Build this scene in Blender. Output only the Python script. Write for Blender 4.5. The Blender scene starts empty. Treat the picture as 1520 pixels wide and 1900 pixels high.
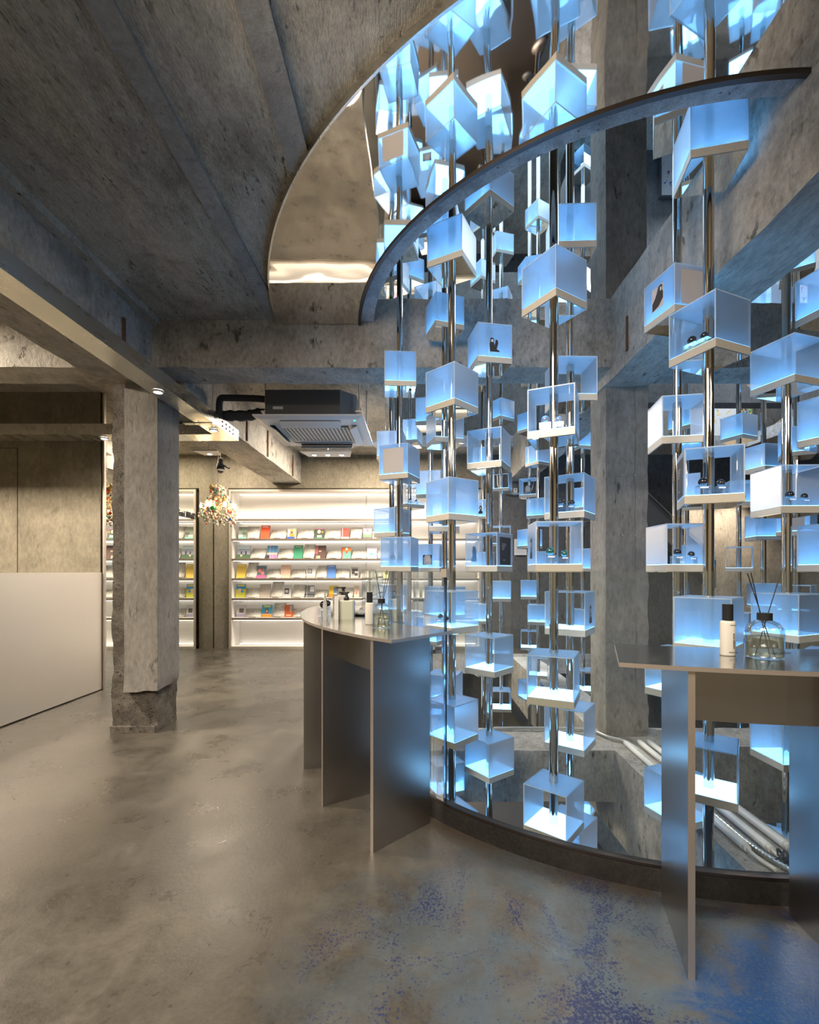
import bpy, bmesh, math, random
from math import sin, cos, pi, radians, sqrt, floor
from mathutils import Vector, Matrix, noise

S = bpy.context.scene
COL = S.collection
random.seed(7)

# ------------------------------------------------------------ camera, world, lights, exposure
cam = bpy.data.cameras.new('camera')
cam_ob = bpy.data.objects.new('camera', cam)
COL.objects.link(cam_ob)
cam_ob.location = (0, 0, 1.25)
cam_ob.rotation_euler = (pi/2, 0, 0)
cam.sensor_fit = 'HORIZONTAL'
cam.sensor_width = 36.0
cam.lens = 850/1520*36
cam.shift_x = -15/1520
cam.shift_y = 110/1520
cam.clip_start = 0.05
cam.clip_end = 60
S.camera = cam_ob
S.view_settings.view_transform = 'Standard'
S.view_settings.look = 'None'
S.view_settings.gamma = 1
S.view_settings.use_curve_mapping = False
S.view_settings.exposure = 1.35
cy = S.cycles
cy.use_adaptive_sampling = True
cy.adaptive_threshold = 0.03
cy.use_denoising = True
cy.max_bounces = 8
cy.diffuse_bounces = 3
cy.glossy_bounces = 4
cy.transmission_bounces = 4
cy.transparent_max_bounces = 28
cy.sample_clamp_indirect = 4.0
cy.caustics_reflective = False
cy.caustics_refractive = False
cy.blur_glossy = 0.2

W = bpy.data.worlds.new('world')
S.world = W
W.use_nodes = True
W.node_tree.nodes['Background'].inputs[0].default_value = (0.9, 0.93, 1.0, 1)
W.node_tree.nodes['Background'].inputs[1].default_value = 0.45

def area(name, loc, size, power, color=(1, 0.9, 0.78), rot=(0, 0, 0), sy=None, spread=pi):
    l = bpy.data.lights.new(name, 'AREA')
    l.energy = power; l.color = color; l.size = size; l.spread = spread
    if sy:
        l.shape = 'RECTANGLE'; l.size_y = sy
    o = bpy.data.objects.new(name, l); COL.objects.link(o)
    o.location = loc; o.rotation_euler = rot
    return o

def spot(name, loc, power, color, target, angle=60, blend=0.6, radius=0.04):
    l = bpy.data.lights.new(name, 'SPOT')
    l.energy = power; l.color = color; l.spot_size = radians(angle); l.spot_blend = blend; l.shadow_soft_size = radius
    o = bpy.data.objects.new(name, l); COL.objects.link(o)
    o.location = loc
    o.rotation_euler = (Vector(target)-Vector(loc)).to_track_quat('-Z', 'Y').to_euler()
    return o

WARM = (1.0, 0.86, 0.70)
area('fill_light_near_left', (-1.0, -0.5, 3.05), 1.5, 95, WARM)  # added soft fill above and behind the camera, no fitting there
area('fill_light_near_right', (2.2, -1.4, 3.05), 1.6, 55, (1.0, 0.92, 0.82))  # second added fill behind the camera, for general room brightness
area('fill_light_mirror_bay', (-2.85, 6.6, 3.1), 0.4, 22, WARM)  # added to lift the dark pillar and the chandelier corner
area('fill_light_library', (-0.6, 6.2, 3.08), 0.9, 70, WARM)  # added fill for the rear bay, separate from the spotlight plates
area('ceiling_lamp_alcove', (-4.3, 2.85, 3.12), 0.25, 110, WARM)
area('fill_light_upper_storey', (0.6, 5.5, 6.1), 4.0, 45, (0.62, 0.82, 1.0))  # area light added to brighten the upper storey; no window stands here
area('fill_light_stairwell', (4.4, 4.6, 5.6), 2.0, 70, (0.78, 0.88, 1.0))  # added light over the stairwell, not a window
area('fill_light_stair_bay', (4.3, 6.6, 5.9), 1.2, 70, (0.85, 0.92, 1.0))  # added because the painted disc on the rear wall came out dark
area('lower_storey_light', (3.6, 5.5, -1.2), 1.2, 22, (0.6, 0.8, 1.0))  # area light without a fitting, free in the void below the floor
spot('stair_wall_spot', (4.45, 6.9, 2.75), 60, (1.0, 0.82, 0.6), (4.6, 7.4, 0.6), 80)
spot('stair_wall_spot', (4.95, 6.9, 2.75), 60, (1.0, 0.82, 0.6), (5.1, 7.4, 0.6), 80)
spot('track_spot', (-1.87, 4.2, 2.54), 25, WARM, (-1.87, 4.6, 0), 95, 0.8)
spot('track_spot', (-2.6, 4.46, 2.54), 30, WARM, (-3.6, 4.8, 0.9), 100, 0.8)
spot('beam_fill_spot', (-0.55, 0.9, 3.05), 85, WARM, (1.0, 3.2, 2.9), 85, 1.0, 0.6)  # unseen spot added to warm and brighten the beam faces
spot('floor_fill_spot', (-0.7, 1.4, 3.05), 25, WARM, (-0.9, 2.0, 0), 110, 1.0, 0.2)  # unseen spot added to brighten the middle of the floor

# ------------------------------------------------------------ helpers
class MB:
    """collects shapes and links them as ONE mesh object"""
    def __init__(s): s.v = []; s.f = []; s.m = []; s.sm = []
    def add(s, vs, fs, m=0, sm=False):
        b = len(s.v); s.v += [tuple(v) for v in vs]
        for f in fs:
            s.f.append(tuple(b+i for i in f)); s.m.append(m); s.sm.append(sm)
        return s
    def box(s, a, b, m=0, mx=None, mside=None):
        x0, y0, z0 = a; x1, y1, z1 = b
        vs = [Vector(p) for p in ((x0,y0,z0),(x1,y0,z0),(x1,y1,z0),(x0,y1,z0),(x0,y0,z1),(x1,y0,z1),(x1,y1,z1),(x0,y1,z1))]
        if mx is not None: vs = [mx @ v for v in vs]
        fs = [(0,3,2,1),(4,5,6,7),(0,1,5,4),(1,2,6,5),(2,3,7,6),(3,0,4,7)]
        if mside is None: return s.add(vs, fs, m)
        for f, k in zip(fs, mside): s.add([vs[i] for i in f], [(0,1,2,3)], k)
        return s
    def quad(s, vs, m=0): return s.add(vs, [tuple(range(len(vs)))], m)
    def cyl(s, p0, p1, r, n=16, m=0, r1=None, caps=True, sm=True):
        p0 = Vector(p0); p1 = Vector(p1); d = (p1-p0).normalized()
        u = d.orthogonal().normalized(); w = d.cross(u)
        r1 = r if r1 is None else r1
        a = [p0+(u*cos(2*pi*i/n)+w*sin(2*pi*i/n))*r for i in range(n)]
        b = [p1+(u*cos(2*pi*i/n)+w*sin(2*pi*i/n))*r1 for i in range(n)]
        s.add(a+b, [(i, (i+1) % n, n+(i+1) % n, n+i) for i in range(n)], m, sm)
        if caps:
            s.add(a, [tuple(reversed(range(n)))], m); s.add(b, [tuple(range(n))], m)
        return s
    def tube(s, pts, r, n=10, m=0):
        pts = [Vector(p) for p in pts]; rings = []; ref = None
        for i, p in enumerate(pts):
            d = (pts[min(i+1, len(pts)-1)]-pts[max(i-1, 0)]).normalized()
            if ref is None: ref = d.orthogonal().normalized()
            u = (ref-d*ref.dot(d)).normalized(); ref = u; w = d.cross(u)
            rr = r(i/(len(pts)-1)) if callable(r) else r
            rings.append([p+(u*cos(2*pi*k/n)+w*sin(2*pi*k/n))*rr for k in range(n)])
        vs = [v for q in rings for v in q]; L = len(pts)
        fs = [(i*n+k, i*n+(k+1) % n, (i+1)*n+(k+1) % n, (i+1)*n+k) for i in range(L-1) for k in range(n)]
        s.add(vs, fs, m, True)
        s.add(rings[0], [tuple(reversed(range(n)))], m); s.add(rings[-1], [tuple(range(n))], m)
        return s
    def lathe(s, prof, n=24, m=0, c=(0,0,0), sx=1, sy=1, sm=True):
        vs = [(c[0]+r*sx*cos(2*pi*k/n), c[1]+r*sy*sin(2*pi*k/n), c[2]+z) for r, z in prof for k in range(n)]
        fs = [(i*n+k, i*n+(k+1) % n, (i+1)*n+(k+1) % n, (i+1)*n+k) for i in range(len(prof)-1) for k in range(n)]
        return s.add(vs, fs, m, sm)
    def ball(s, c, r, m=0, n=14, k=9, sz=1):
        prof = [(max(r*sin(pi*i/k), 1e-5), -r*sz*cos(pi*i/k)) for i in range(k+1)]
        return s.lathe(prof, n, m, c)
    def prism(s, poly, z0, z1, m=0, mt=None, mb=None):
        n = len(poly)
        a = [(x, y, z0) for x, y in poly]; b = [(x, y, z1) for x, y in poly]
        s.add(a, [tuple(reversed(range(n)))], m if mb is None else mb)
        s.add(b, [tuple(range(n))], m if mt is None else mt)
        return s.add(a+b, [(i, (i+1) % n, n+(i+1) % n, n+i) for i in range(n)], m)
    def build(s, name, mats, parent=None, loc=None, rz=0, weld=False, recalc=True):
        me = bpy.data.meshes.new(name)
        me.from_pydata(s.v, [], s.f)
        if not isinstance(mats, (list, tuple)): mats = [mats]
        for m in mats: me.materials.append(m)
        me.polygons.foreach_set('material_index', s.m)
        me.polygons.foreach_set('use_smooth', s.sm)
        if weld or recalc:
            bm = bmesh.new(); bm.from_mesh(me)
            if weld: bmesh.ops.remove_doubles(bm, verts=bm.verts, dist=1e-5)
            bmesh.ops.recalc_face_normals(bm, faces=bm.faces)
            if weld:
                for e in bm.edges:
                    if len(e.link_faces) == 2 and e.calc_face_angle(0) > 0.75: e.smooth = False
            bm.to_mesh(me); bm.free()
        me.update()
        o = bpy.data.objects.new(name, me); COL.objects.link(o)
        if parent is not None: o.parent = parent
        if loc is not None: o.location = loc
        o.rotation_euler.z = rz
        return o

def empty(name, loc=(0,0,0), rz=0, label=None, cat=None, group=None):
    o = bpy.data.objects.new(name, None); COL.objects.link(o)
    o.location = loc; o.rotation_euler.z = rz; o.empty_display_size = 0.05
    return tag(o, label, cat, group)

def tag(o, label=None, cat=None, group=None, kind=None):
    if label: o['label'] = label
    if cat: o['category'] = cat
    if group: o['group'] = group
    if kind: o['kind'] = kind
    return o

def struct(o, label, cat):
    return tag(o, label, cat, None, 'structure')

def copy_tree(o, parent=None):
    c = o.copy(); COL.objects.link(c)
    if parent is not None: c.parent = parent
    for ch in list(o.children): copy_tree(ch, c)
    return c

# ------------------------------------------------------------ materials
def new_mat(name):
    m = bpy.data.materials.new(name); m.use_nodes = True
    nt = m.node_tree
    return m, nt, nt.nodes['Principled BSDF'], nt.nodes['Material Output']

def plain(name, col, rough=0.5, metal=0.0, spec=0.5, emit=None, es=0.0, coat=0.0):
    m, nt, p, out = new_mat(name)
    p.inputs['Base Color'].default_value = (*col, 1)
    p.inputs['Roughness'].default_value = rough
    p.inputs['Metallic'].default_value = metal
    p.inputs['Specular IOR Level'].default_value = spec
    p.inputs['Coat Weight'].default_value = coat
    if emit:
        p.inputs['Emission Color'].default_value = (*emit, 1)
        p.inputs['Emission Strength'].default_value = es
    return m

def N(nt, t, **kw):
    n = nt.nodes.new(t)
    for k, v in kw.items():
        if k.startswith('i_'): n.inputs[k[2:]].default_value = v
        else: setattr(n, k, v)
    return n

def coords(nt, scale=(1,1,1)):
    tc = N(nt, 'ShaderNodeTexCoord'); mp = N(nt, 'ShaderNodeMapping')
    mp.inputs['Scale'].default_value = scale
    nt.links.new(tc.outputs['Object'], mp.inputs['Vector'])
    return mp.outputs['Vector']

def noise_n(nt, vec, scale, detail=6, rough=0.6, dist=0.0):
    n = N(nt, 'ShaderNodeTexNoise')
    n.inputs['Scale'].default_value = scale; n.inputs['Detail'].default_value = detail
    n.inputs['Roughness'].default_value = rough; n.inputs['Distortion'].default_value = dist
    nt.links.new(vec, n.inputs['Vector'])
    return n.outputs['Fac']

def ramp(nt, fac, stops):
    r = N(nt, 'ShaderNodeValToRGB'); e = r.color_ramp.elements
    while len(e) < len(stops): e.new(0.5)
    for el, (p, c) in zip(e, stops):
        el.position = p; el.color = (*c, 1) if len(c) == 3 else c
    nt.links.new(fac, r.inputs['Fac'])
    return r.outputs['Color']

def mixc(nt, fac, a, b, mode='MIX'):
    n = N(nt, 'ShaderNodeMix', data_type='RGBA', blend_type=mode)
    for sock, v in ((n.inputs[0], fac), (n.inputs[6], a), (n.inputs[7], b)):
        if isinstance(v, (int, float)): sock.default_value = v
        elif isinstance(v, tuple): sock.default_value = (*v, 1)
        else: nt.links.new(v, sock)
    return n.outputs[2]

def mth(nt, op, a, b=0.0, c=None, clamp=False):
    n = N(nt, 'ShaderNodeMath', operation=op, use_clamp=clamp)
    for sock, v in zip(n.inputs, (a, b, c)):
        if v is None: continue
        if isinstance(v, (int, float)): sock.default_value = v
        else: nt.links.new(v, sock)
    return n.outputs[0]

def g(v): return (v, v, v)

def concrete(name, dark, mid, light, streak=(1,1,1), rough=0.85, bump=0.35, pits=0.5, scale=1.0, rusty=0.0, seed=0.0):
    m, nt, p, out = new_mat(name)
    v0 = coords(nt); vs = coords(nt, streak)
    big = noise_n(nt, v0, 0.9*scale, 5, 0.55)
    med = noise_n(nt, vs, 5.0*scale, 8, 0.65, 0.4)
    fine = noise_n(nt, vs, 38*scale, 5, 0.7)
    base = ramp(nt, mth(nt, 'ADD', mth(nt, 'MULTIPLY', big, 0.5), mth(nt, 'MULTIPLY', med, 0.5)),
                [(0.36, dark), (0.50, mid), (0.64, light)])
    base = mixc(nt, 0.42, base, ramp(nt, fine, [(0.34, dark), (0.66, light)]))
    spot_ = ramp(nt, noise_n(nt, vs, 15*scale, 4, 0.6), [(0.60, g(0)), (0.68, g(1))])
    gate = ramp(nt, noise_n(nt, v0, 2.1*scale, 4, 0.6), [(0.42, g(0.12)), (0.60, g(1))])
    smear = ramp(nt, noise_n(nt, v0, 1.7*scale, 7, 0.72, 0.5), [(0.50, g(0)), (0.66, g(0.55*min(1.0, pits+0.2)))])
    base = mixc(nt, smear, base, tuple(c*0.8 for c in dark))
    k = mth(nt, 'MULTIPLY', mth(nt, 'MULTIPLY', spot_, gate), pits)
    col = mixc(nt, k, base, tuple(c*0.35 for c in dark))
    if rusty:
        rs = ramp(nt, noise_n(nt, v0, 3.3, 4, 0.6), [(0.60, g(0)), (0.72, g(rusty))])
        col = mixc(nt, rs, col, (0.16, 0.085, 0.04))
    nt.links.new(col, p.inputs['Base Color'])
    p.inputs['Roughness'].default_value = rough
    p.inputs['Specular IOR Level'].default_value = 0.3
    h = mth(nt, 'SUBTRACT', mth(nt, 'ADD', mth(nt, 'MULTIPLY', med, 0.7), mth(nt, 'MULTIPLY', fine, 0.4)), mth(nt, 'MULTIPLY', k, 0.8))
    b = N(nt, 'ShaderNodeBump'); b.inputs['Strength'].default_value = bump; b.inputs['Distance'].default_value = 0.03
    nt.links.new(h, b.inputs['Height']); nt.links.new(b.outputs['Normal'], p.inputs['Normal'])
    return m

M = {}
M['ceiling'] = concrete('board marked ceiling concrete', (0.19,0.17,0.138), (0.47,0.43,0.35), (0.68,0.625,0.515), (3.2,1.0,1), bump=0.6, pits=0.95, scale=1.2)
M['beam'] = concrete('beam concrete', (0.19,0.176,0.152), (0.45,0.42,0.365), (0.64,0.605,0.535), (1,1,0.6), bump=0.45, pits=0.9, rusty=0.35)
M['soffit'] = concrete('pale soffit concrete', (0.20,0.185,0.155), (0.46,0.43,0.37), (0.62,0.58,0.51), (1.5,0.5,1), bump=0.5, pits=0.9)
M['wall'] = concrete('smooth wall concrete', (0.14,0.122,0.088), (0.25,0.22,0.16), (0.33,0.295,0.22), (1,1,0.5), bump=0.12, pits=0.35)
M['wall_dark'] = concrete('dark wall concrete', (0.08,0.078,0.075), (0.14,0.135,0.13), (0.20,0.195,0.19), (1,1,0.5), bump=0.2, pits=0.6)
M['column'] = concrete('column concrete', (0.17,0.158,0.14), (0.29,0.27,0.24), (0.40,0.38,0.345), (1,1,0.4), bump=0.22, pits=0.6)
M['rough'] = concrete('broken concrete', (0.05,0.043,0.034), (0.16,0.14,0.115), (0.30,0.27,0.23), (1,1,1), bump=1.0, pits=1.0, scale=3.0)
M['column_dark'] = concrete('bare column concrete', (0.14,0.133,0.12), (0.27,0.257,0.23), (0.40,0.382,0.345), (1,1,0.4), bump=0.35, pits=0.8)
M['slab'] = concrete('cut slab edge', (0.30,0.29,0.28), (0.66,0.65,0.63), (0.90,0.88,0.86), (1,1,1), bump=0.8, pits=1.0, scale=3.5)
M['kerb'] = concrete('dark kerb screed', (0.010,0.0095,0.009), (0.024,0.022,0.021), (0.05,0.047,0.043), (1,1,1), rough=0.5, bump=0.25, pits=0.4, scale=2)

def floor_mat():
    m, nt, p, out = new_mat('polished concrete floor with pigment')
    v = coords(nt)
    big = noise_n(nt, v, 0.75, 6, 0.6, 0.3); med = noise_n(nt, v, 3.2, 9, 0.70, 0.25); fine = noise_n(nt, v, 55, 4, 0.7)
    base = ramp(nt, mth(nt, 'ADD', mth(nt, 'MULTIPLY', big, 0.55), mth(nt, 'MULTIPLY', med, 0.45)),
                [(0.37, (0.017,0.0145,0.011)), (0.50, (0.057,0.050,0.039)), (0.63, (0.122,0.109,0.086))])
    base = mixc(nt, 0.22, base, ramp(nt, fine, [(0.3, (0.06,0.055,0.045)), (0.7, (0.17,0.155,0.125))]))
    pit = ramp(nt, noise_n(nt, v, 40, 1, 0.3), [(0.76, g(0)), (0.79, g(0.8))])
    base = mixc(nt, pit, base, (0.03,0.027,0.022))
    # spilled blue pigment ahead of the counter and a dirty brown ring along the kerb: stains with a place of their own
    sp = N(nt, 'ShaderNodeSeparateXYZ'); nt.links.new(v, sp.inputs[0])
    def blob(cx, cy, rx, ry):
        dx = mth(nt, 'DIVIDE', mth(nt, 'SUBTRACT', sp.outputs[0], cx), rx)
        dy = mth(nt, 'DIVIDE', mth(nt, 'SUBTRACT', sp.outputs[1], cy), ry)
        d = mth(nt, 'SQRT', mth(nt, 'ADD', mth(nt, 'MULTIPLY', dx, dx), mth(nt, 'MULTIPLY', dy, dy)))
        return mth(nt, 'SUBTRACT', 1.0, d, clamp=True)
    b1 = blob(0.95, 1.45, 1.45, 0.85)
    b2 = blob(1.30, 1.30, 0.85, 0.50)
    cloud = noise_n(nt, v, 4.5, 7, 0.7, 0.6); speck = noise_n(nt, v, 105, 3, 0.8)
    wash = mth(nt, 'MULTIPLY', mth(nt, 'POWER', b1, 0.6), ramp(nt, cloud, [(0.36, g(0)), (0.56, g(0.75))]))
    c = mixc(nt, wash, base, (0.07,0.115,0.155))
    cl2 = ramp(nt, noise_n(nt, v, 2.6, 8, 0.75, 0.8), [(0.42, g(0)), (0.60, g(1))])
    spk = mth(nt, 'GREATER_THAN', mth(nt, 'ADD', speck, mth(nt, 'MULTIPLY', mth(nt, 'MULTIPLY', mth(nt, 'POWER', b1, 0.35), cl2), 0.30)), 0.70)
    c = mixc(nt, mth(nt, 'MULTIPLY', spk, 0.85), c, (0.006,0.014,0.085))
    deep = ramp(nt, mth(nt, 'MULTIPLY', mth(nt, 'POWER', b2, 0.5), mth(nt, 'ADD', cloud, 0.35)), [(0.50, g(0)), (0.62, g(0.97))])
    deep = mth(nt, 'MULTIPLY', deep, ramp(nt, speck, [(0.36, g(0.35)), (0.52, g(1.0))]))
    c = mixc(nt, deep, c, (0.003,0.045,0.17))
    dx = mth(nt, 'SUBTRACT', sp.outputs[0], 1.5); dy = mth(nt, 'SUBTRACT', sp.outputs[1], 3.65)
    rr = mth(nt, 'SQRT', mth(nt, 'ADD', mth(nt, 'MULTIPLY', dx, dx), mth(nt, 'MULTIPLY', dy, dy)))
    ring = mth(nt, 'SUBTRACT', 1.0, mth(nt, 'DIVIDE', mth(nt, 'ABSOLUTE', mth(nt, 'SUBTRACT', rr, 1.96)), 0.12), clamp=True)
    dirt = mth(nt, 'MULTIPLY', ring, ramp(nt, med, [(0.35, g(0.2)), (0.6, g(0.95))]))
    c = mixc(nt, dirt, c, (0.045,0.032,0.02))
    nt.links.new(c, p.inputs['Base Color'])
    r = ramp(nt, med, [(0.35, g(0.24)), (0.68, g(0.42))])
    nt.links.new(r, p.inputs['Roughness'])
    p.inputs['Specular IOR Level'].default_value = 0.55
    b = N(nt, 'ShaderNodeBump'); b.inputs['Strength'].default_value = 0.10; b.inputs['Distance'].default_value = 0.01
    nt.links.new(mth(nt, 'ADD', fine, mth(nt, 'MULTIPLY', med, 2.0)), b.inputs['Height']); nt.links.new(b.outputs['Normal'], p.inputs['Normal'])
    return m
M['floor'] = floor_mat()

def metal(name, col, rough, wave=0.0, wscale=1.4, brush=0.0, bscale=(1,1,1), aniso=0.0):
    m, nt, p, out = new_mat(name)
    p.inputs['Base Color'].default_value = (*col, 1); p.inputs['Metallic'].default_value = 1.0
    p.inputs['Roughness'].default_value = rough; p.inputs['Anisotropic'].default_value = aniso
    if wave or brush:
        v = coords(nt)
        h = noise_n(nt, v, wscale, 1, 0.3, 0.6)
        b = N(nt, 'ShaderNodeBump'); b.inputs['Distance'].default_value = 1.0; b.inputs['Strength'].default_value = wave
        nt.links.new(h, b.inputs['Height'])
        last = b.outputs['Normal']
        if brush:
            v2 = coords(nt, bscale)
            f = noise_n(nt, v2, 60, 4, 0.7)
            b2 = N(nt, 'ShaderNodeBump'); b2.inputs['Distance'].default_value = 0.002; b2.inputs['Strength'].default_value = brush
            nt.links.new(f, b2.inputs['Height']); nt.links.new(last, b2.inputs['Normal']); last = b2.outputs['Normal']
            rr = ramp(nt, noise_n(nt, v2, 14, 5, 0.6), [(0.3, g(rough*0.8)), (0.7, g(min(1, rough*1.3)))])
            nt.links.new(rr, p.inputs['Roughness'])
        nt.links.new(last, p.inputs['Normal'])
    return m

M['chrome'] = metal('mirror polished tube', (0.60,0.565,0.52), 0.06)
M['mirror'] = metal('mirror', (0.86,0.87,0.82), 0.01)
M['mirror_sheet'] = metal('wavy polished ceiling sheet', (0.84,0.80,0.74), 0.022, wave=0.006, wscale=2.0)
M['counter'] = metal('brushed steel', (0.40,0.385,0.37), 0.30)
M['counter_top'] = metal('satin steel top', (0.66,0.64,0.62), 0.14, brush=0.12, bscale=(1,1,1), wave=0.003)
M['steel_edge'] = metal('steel edge', (0.62,0.55,0.50), 0.45)
M['channel'] = metal('galvanised channel', (0.68,0.67,0.62), 0.28, brush=0.3, bscale=(1,0.2,1), wave=0.006)
M['panel'] = metal('satin steel cladding', (0.93,0.87,0.78), 0.38)
M['dark_steel'] = metal('dark brown steel', (0.16,0.135,0.115), 0.35)
M['rim'] = metal('dark steel rim', (0.10,0.085,0.08), 0.4)
M['tray'] = plain('satin champagne tray', (0.60,0.56,0.48), 0.4, 0.15)
M['glow'] = plain('lit acrylic panel', (0.7,0.85,1.0), 0.4, emit=(0.17,0.52,1.0), es=2.9)
M['black'] = plain('black plastic', (0.012,0.012,0.013), 0.35)
M['black_gloss'] = plain('black gloss', (0.01,0.012,0.016), 0.08, coat=0.6)
M['foam'] = plain('black pipe foam', (0.03,0.031,0.034), 0.75)
M['white'] = plain('white plastic', (0.78,0.77,0.75), 0.4)
M['cream'] = plain('cream bottle', (0.74,0.70,0.62), 0.35)
M['cream_green'] = plain('pale green soap bottle', (0.62,0.63,0.50), 0.3)
M['paper'] = plain('paper', (0.72,0.70,0.64), 0.8)
M['ink'] = plain('ink', (0.03,0.03,0.03), 0.7)
M['shelfwhite'] = plain('white lacquer', (0.80,0.77,0.72), 0.45)
M['shelfedge'] = plain('champagne shelf edge', (0.25,0.215,0.17), 0.4, 0.5)
M['frame'] = plain('champagne frame', (0.50,0.45,0.38), 0.35, 0.5)
M['led'] = plain('led strip', (1,1,1), 0.5, emit=(1.0,0.93,0.84), es=1.1)
M['lens'] = plain('lamp lens', (1,1,1), 0.5, emit=(1.0,0.9,0.75), es=6.0)
M['bulb'] = plain('candle bulb', (1,0.9,0.7), 0.5, emit=(1.0,0.70,0.36), es=45.0)
M['ac_grey'] = plain('dark grey casing', (0.075,0.077,0.08), 0.5)
M['ac_white'] = plain('white air unit', (0.80,0.78,0.74), 0.4)
M['cable_grey'] = plain('grey conduit', (0.55,0.55,0.53), 0.35, 0.4)
M['tubelamp'] = plain('unlit tube lamp', (0.90,0.91,0.92), 0.45)
M['wood'] = plain('formwork wood', (0.14,0.065,0.028), 0.8)

def layered(name, tcol, scol, alpha, rough=0.3, trans=0.5, gloss=0.06, grain=0.0):
    """frosted sheet: part clear, part scattering white"""
    m, nt, p, out = new_mat(name)
    nt.nodes.remove(p)
    t = N(nt, 'ShaderNodeBsdfTransparent'); t.inputs[0].default_value = (*tcol, 1)
    d = N(nt, 'ShaderNodeBsdfDiffuse'); d.inputs[0].default_value = (*scol, 1)
    l = N(nt, 'ShaderNodeBsdfTranslucent'); l.inputs[0].default_value = (*scol, 1)
    mx = N(nt, 'ShaderNodeMixShader'); mx.inputs[0].default_value = trans
    nt.links.new(d.outputs[0], mx.inputs[1]); nt.links.new(l.outputs[0], mx.inputs[2])
    m2 = N(nt, 'ShaderNodeMixShader')
    if grain:
        v = coords(nt)
        f = mth(nt, 'ADD', mth(nt, 'MULTIPLY', mth(nt, 'SUBTRACT', noise_n(nt, v, 12, 4, 0.6), 0.5), grain), alpha, clamp=True)
        nt.links.new(f, m2.inputs[0])
    else: m2.inputs[0].default_value = alpha
    nt.links.new(t.outputs[0], m2.inputs[1]); nt.links.new(mx.outputs[0], m2.inputs[2])
    gl = N(nt, 'ShaderNodeBsdfGlossy'); gl.inputs['Roughness'].default_value = rough
    gl.inputs[0].default_value = (0.9,0.95,1,1)
    m3 = N(nt, 'ShaderNodeMixShader')
    lw = N(nt, 'ShaderNodeLayerWeight'); lw.inputs[0].default_value = 0.25
    nt.links.new(mth(nt, 'ADD', mth(nt, 'MULTIPLY', lw.outputs['Fresnel'], 0.6), gloss*0.3, clamp=True), m3.inputs[0])
    nt.links.new(m2.outputs[0], m3.inputs[1]); nt.links.new(gl.outputs[0], m3.inputs[2])
    nt.links.new(m3.outputs[0], out.inputs[0])
    return m
M['frost'] = layered('frosted acrylic', (0.93,0.96,1.0), (0.68,0.86,1.0), 0.30, trans=0.72, grain=0.10)
M['frost_edge'] = layered('acrylic edge', (0.95,0.98,1.0), (0.86,0.95,1.0), 0.85)
M['glass'] = layered('clear glass', (0.95,0.97,0.96), (0.7,0.8,0.8), 0.015, rough=0.02, gloss=0.05)
M['glass_edge'] = layered('glass edge', (0.35,0.5,0.5), (0.10,0.16,0.17), 0.7, rough=0.1)
M['glass_end'] = layered('glass end', (0.1,0.16,0.17), (0.02,0.035,0.04), 0.85, rough=0.1)
M['bottle_glass'] = layered('bottle glass', (0.90,0.94,0.96), (0.7,0.85,1.0), 0.04, rough=0.03, gloss=0.25)
M['liquid'] = layered('pale amber liquid', (0.93,0.90,0.75), (0.7,0.62,0.42), 0.10, rough=0.1)
M['amber'] = layered('amber perfume', (0.9,0.75,0.5), (0.6,0.4,0.2), 0.45, rough=0.1)
M['clearball'] = layered('clear stopper', (0.92,0.93,0.95), (0.8,0.85,0.95), 0.25, rough=0.03, gloss=0.5)
M['green'] = layered('green stopper', (0.10,0.50,0.40), (0.01,0.20,0.13), 0.55, rough=0.04, gloss=0.4)
M['text_paper'] = None

def paper_text():
    m, nt, p, out = new_mat('printed paper sheet')
    v = coords(nt, (1,1,1)); b = N(nt, 'ShaderNodeTexNoise')
    f = noise_n(nt, coords(nt, (60,60,110)), 1.0, 2, 0.5)
    c = ramp(nt, f, [(0.52, (0.66,0.63,0.56)), (0.60, (0.42,0.40,0.35))])
    nt.links.new(c, p.inputs['Base Color']); p.inputs['Roughness'].default_value = 0.8
    return m
M['text_paper'] = paper_text()

def photo_mat(name, seed, tone=1.0):
    """black and white print with a soft figure-like dark shape"""
    m, nt, p, out = new_mat(name)
    mp = coords(nt, (1,1,1))
    add = N(nt, 'ShaderNodeVectorMath', operation='ADD'); add.inputs[1].default_value = (seed*3.1, seed*1.7, seed)
    nt.links.new(mp, add.inputs[0])
    f = noise_n(nt, add.outputs[0], 22, 5, 0.55, 0.8)
    c = ramp(nt, f, [(0.40, (0.012,0.016,0.018)), (0.5, (0.06,0.07,0.075)), (0.60, (0.5*tone,0.54*tone,0.56*tone))])
    nt.links.new(c, p.inputs['Base Color']); p.inputs['Roughness'].default_value = 0.5
    return m
M['photo'] = photo_mat('black and white photograph', 1.0)
M['poster'] = plain('charcoal poster', (0.05,0.05,0.052), 0.6)
M['stair'] = plain('dark stair steel', (0.13,0.12,0.11), 0.6)
M['print_pale'] = plain('pale grey print', (0.58,0.55,0.54), 0.7)

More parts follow.
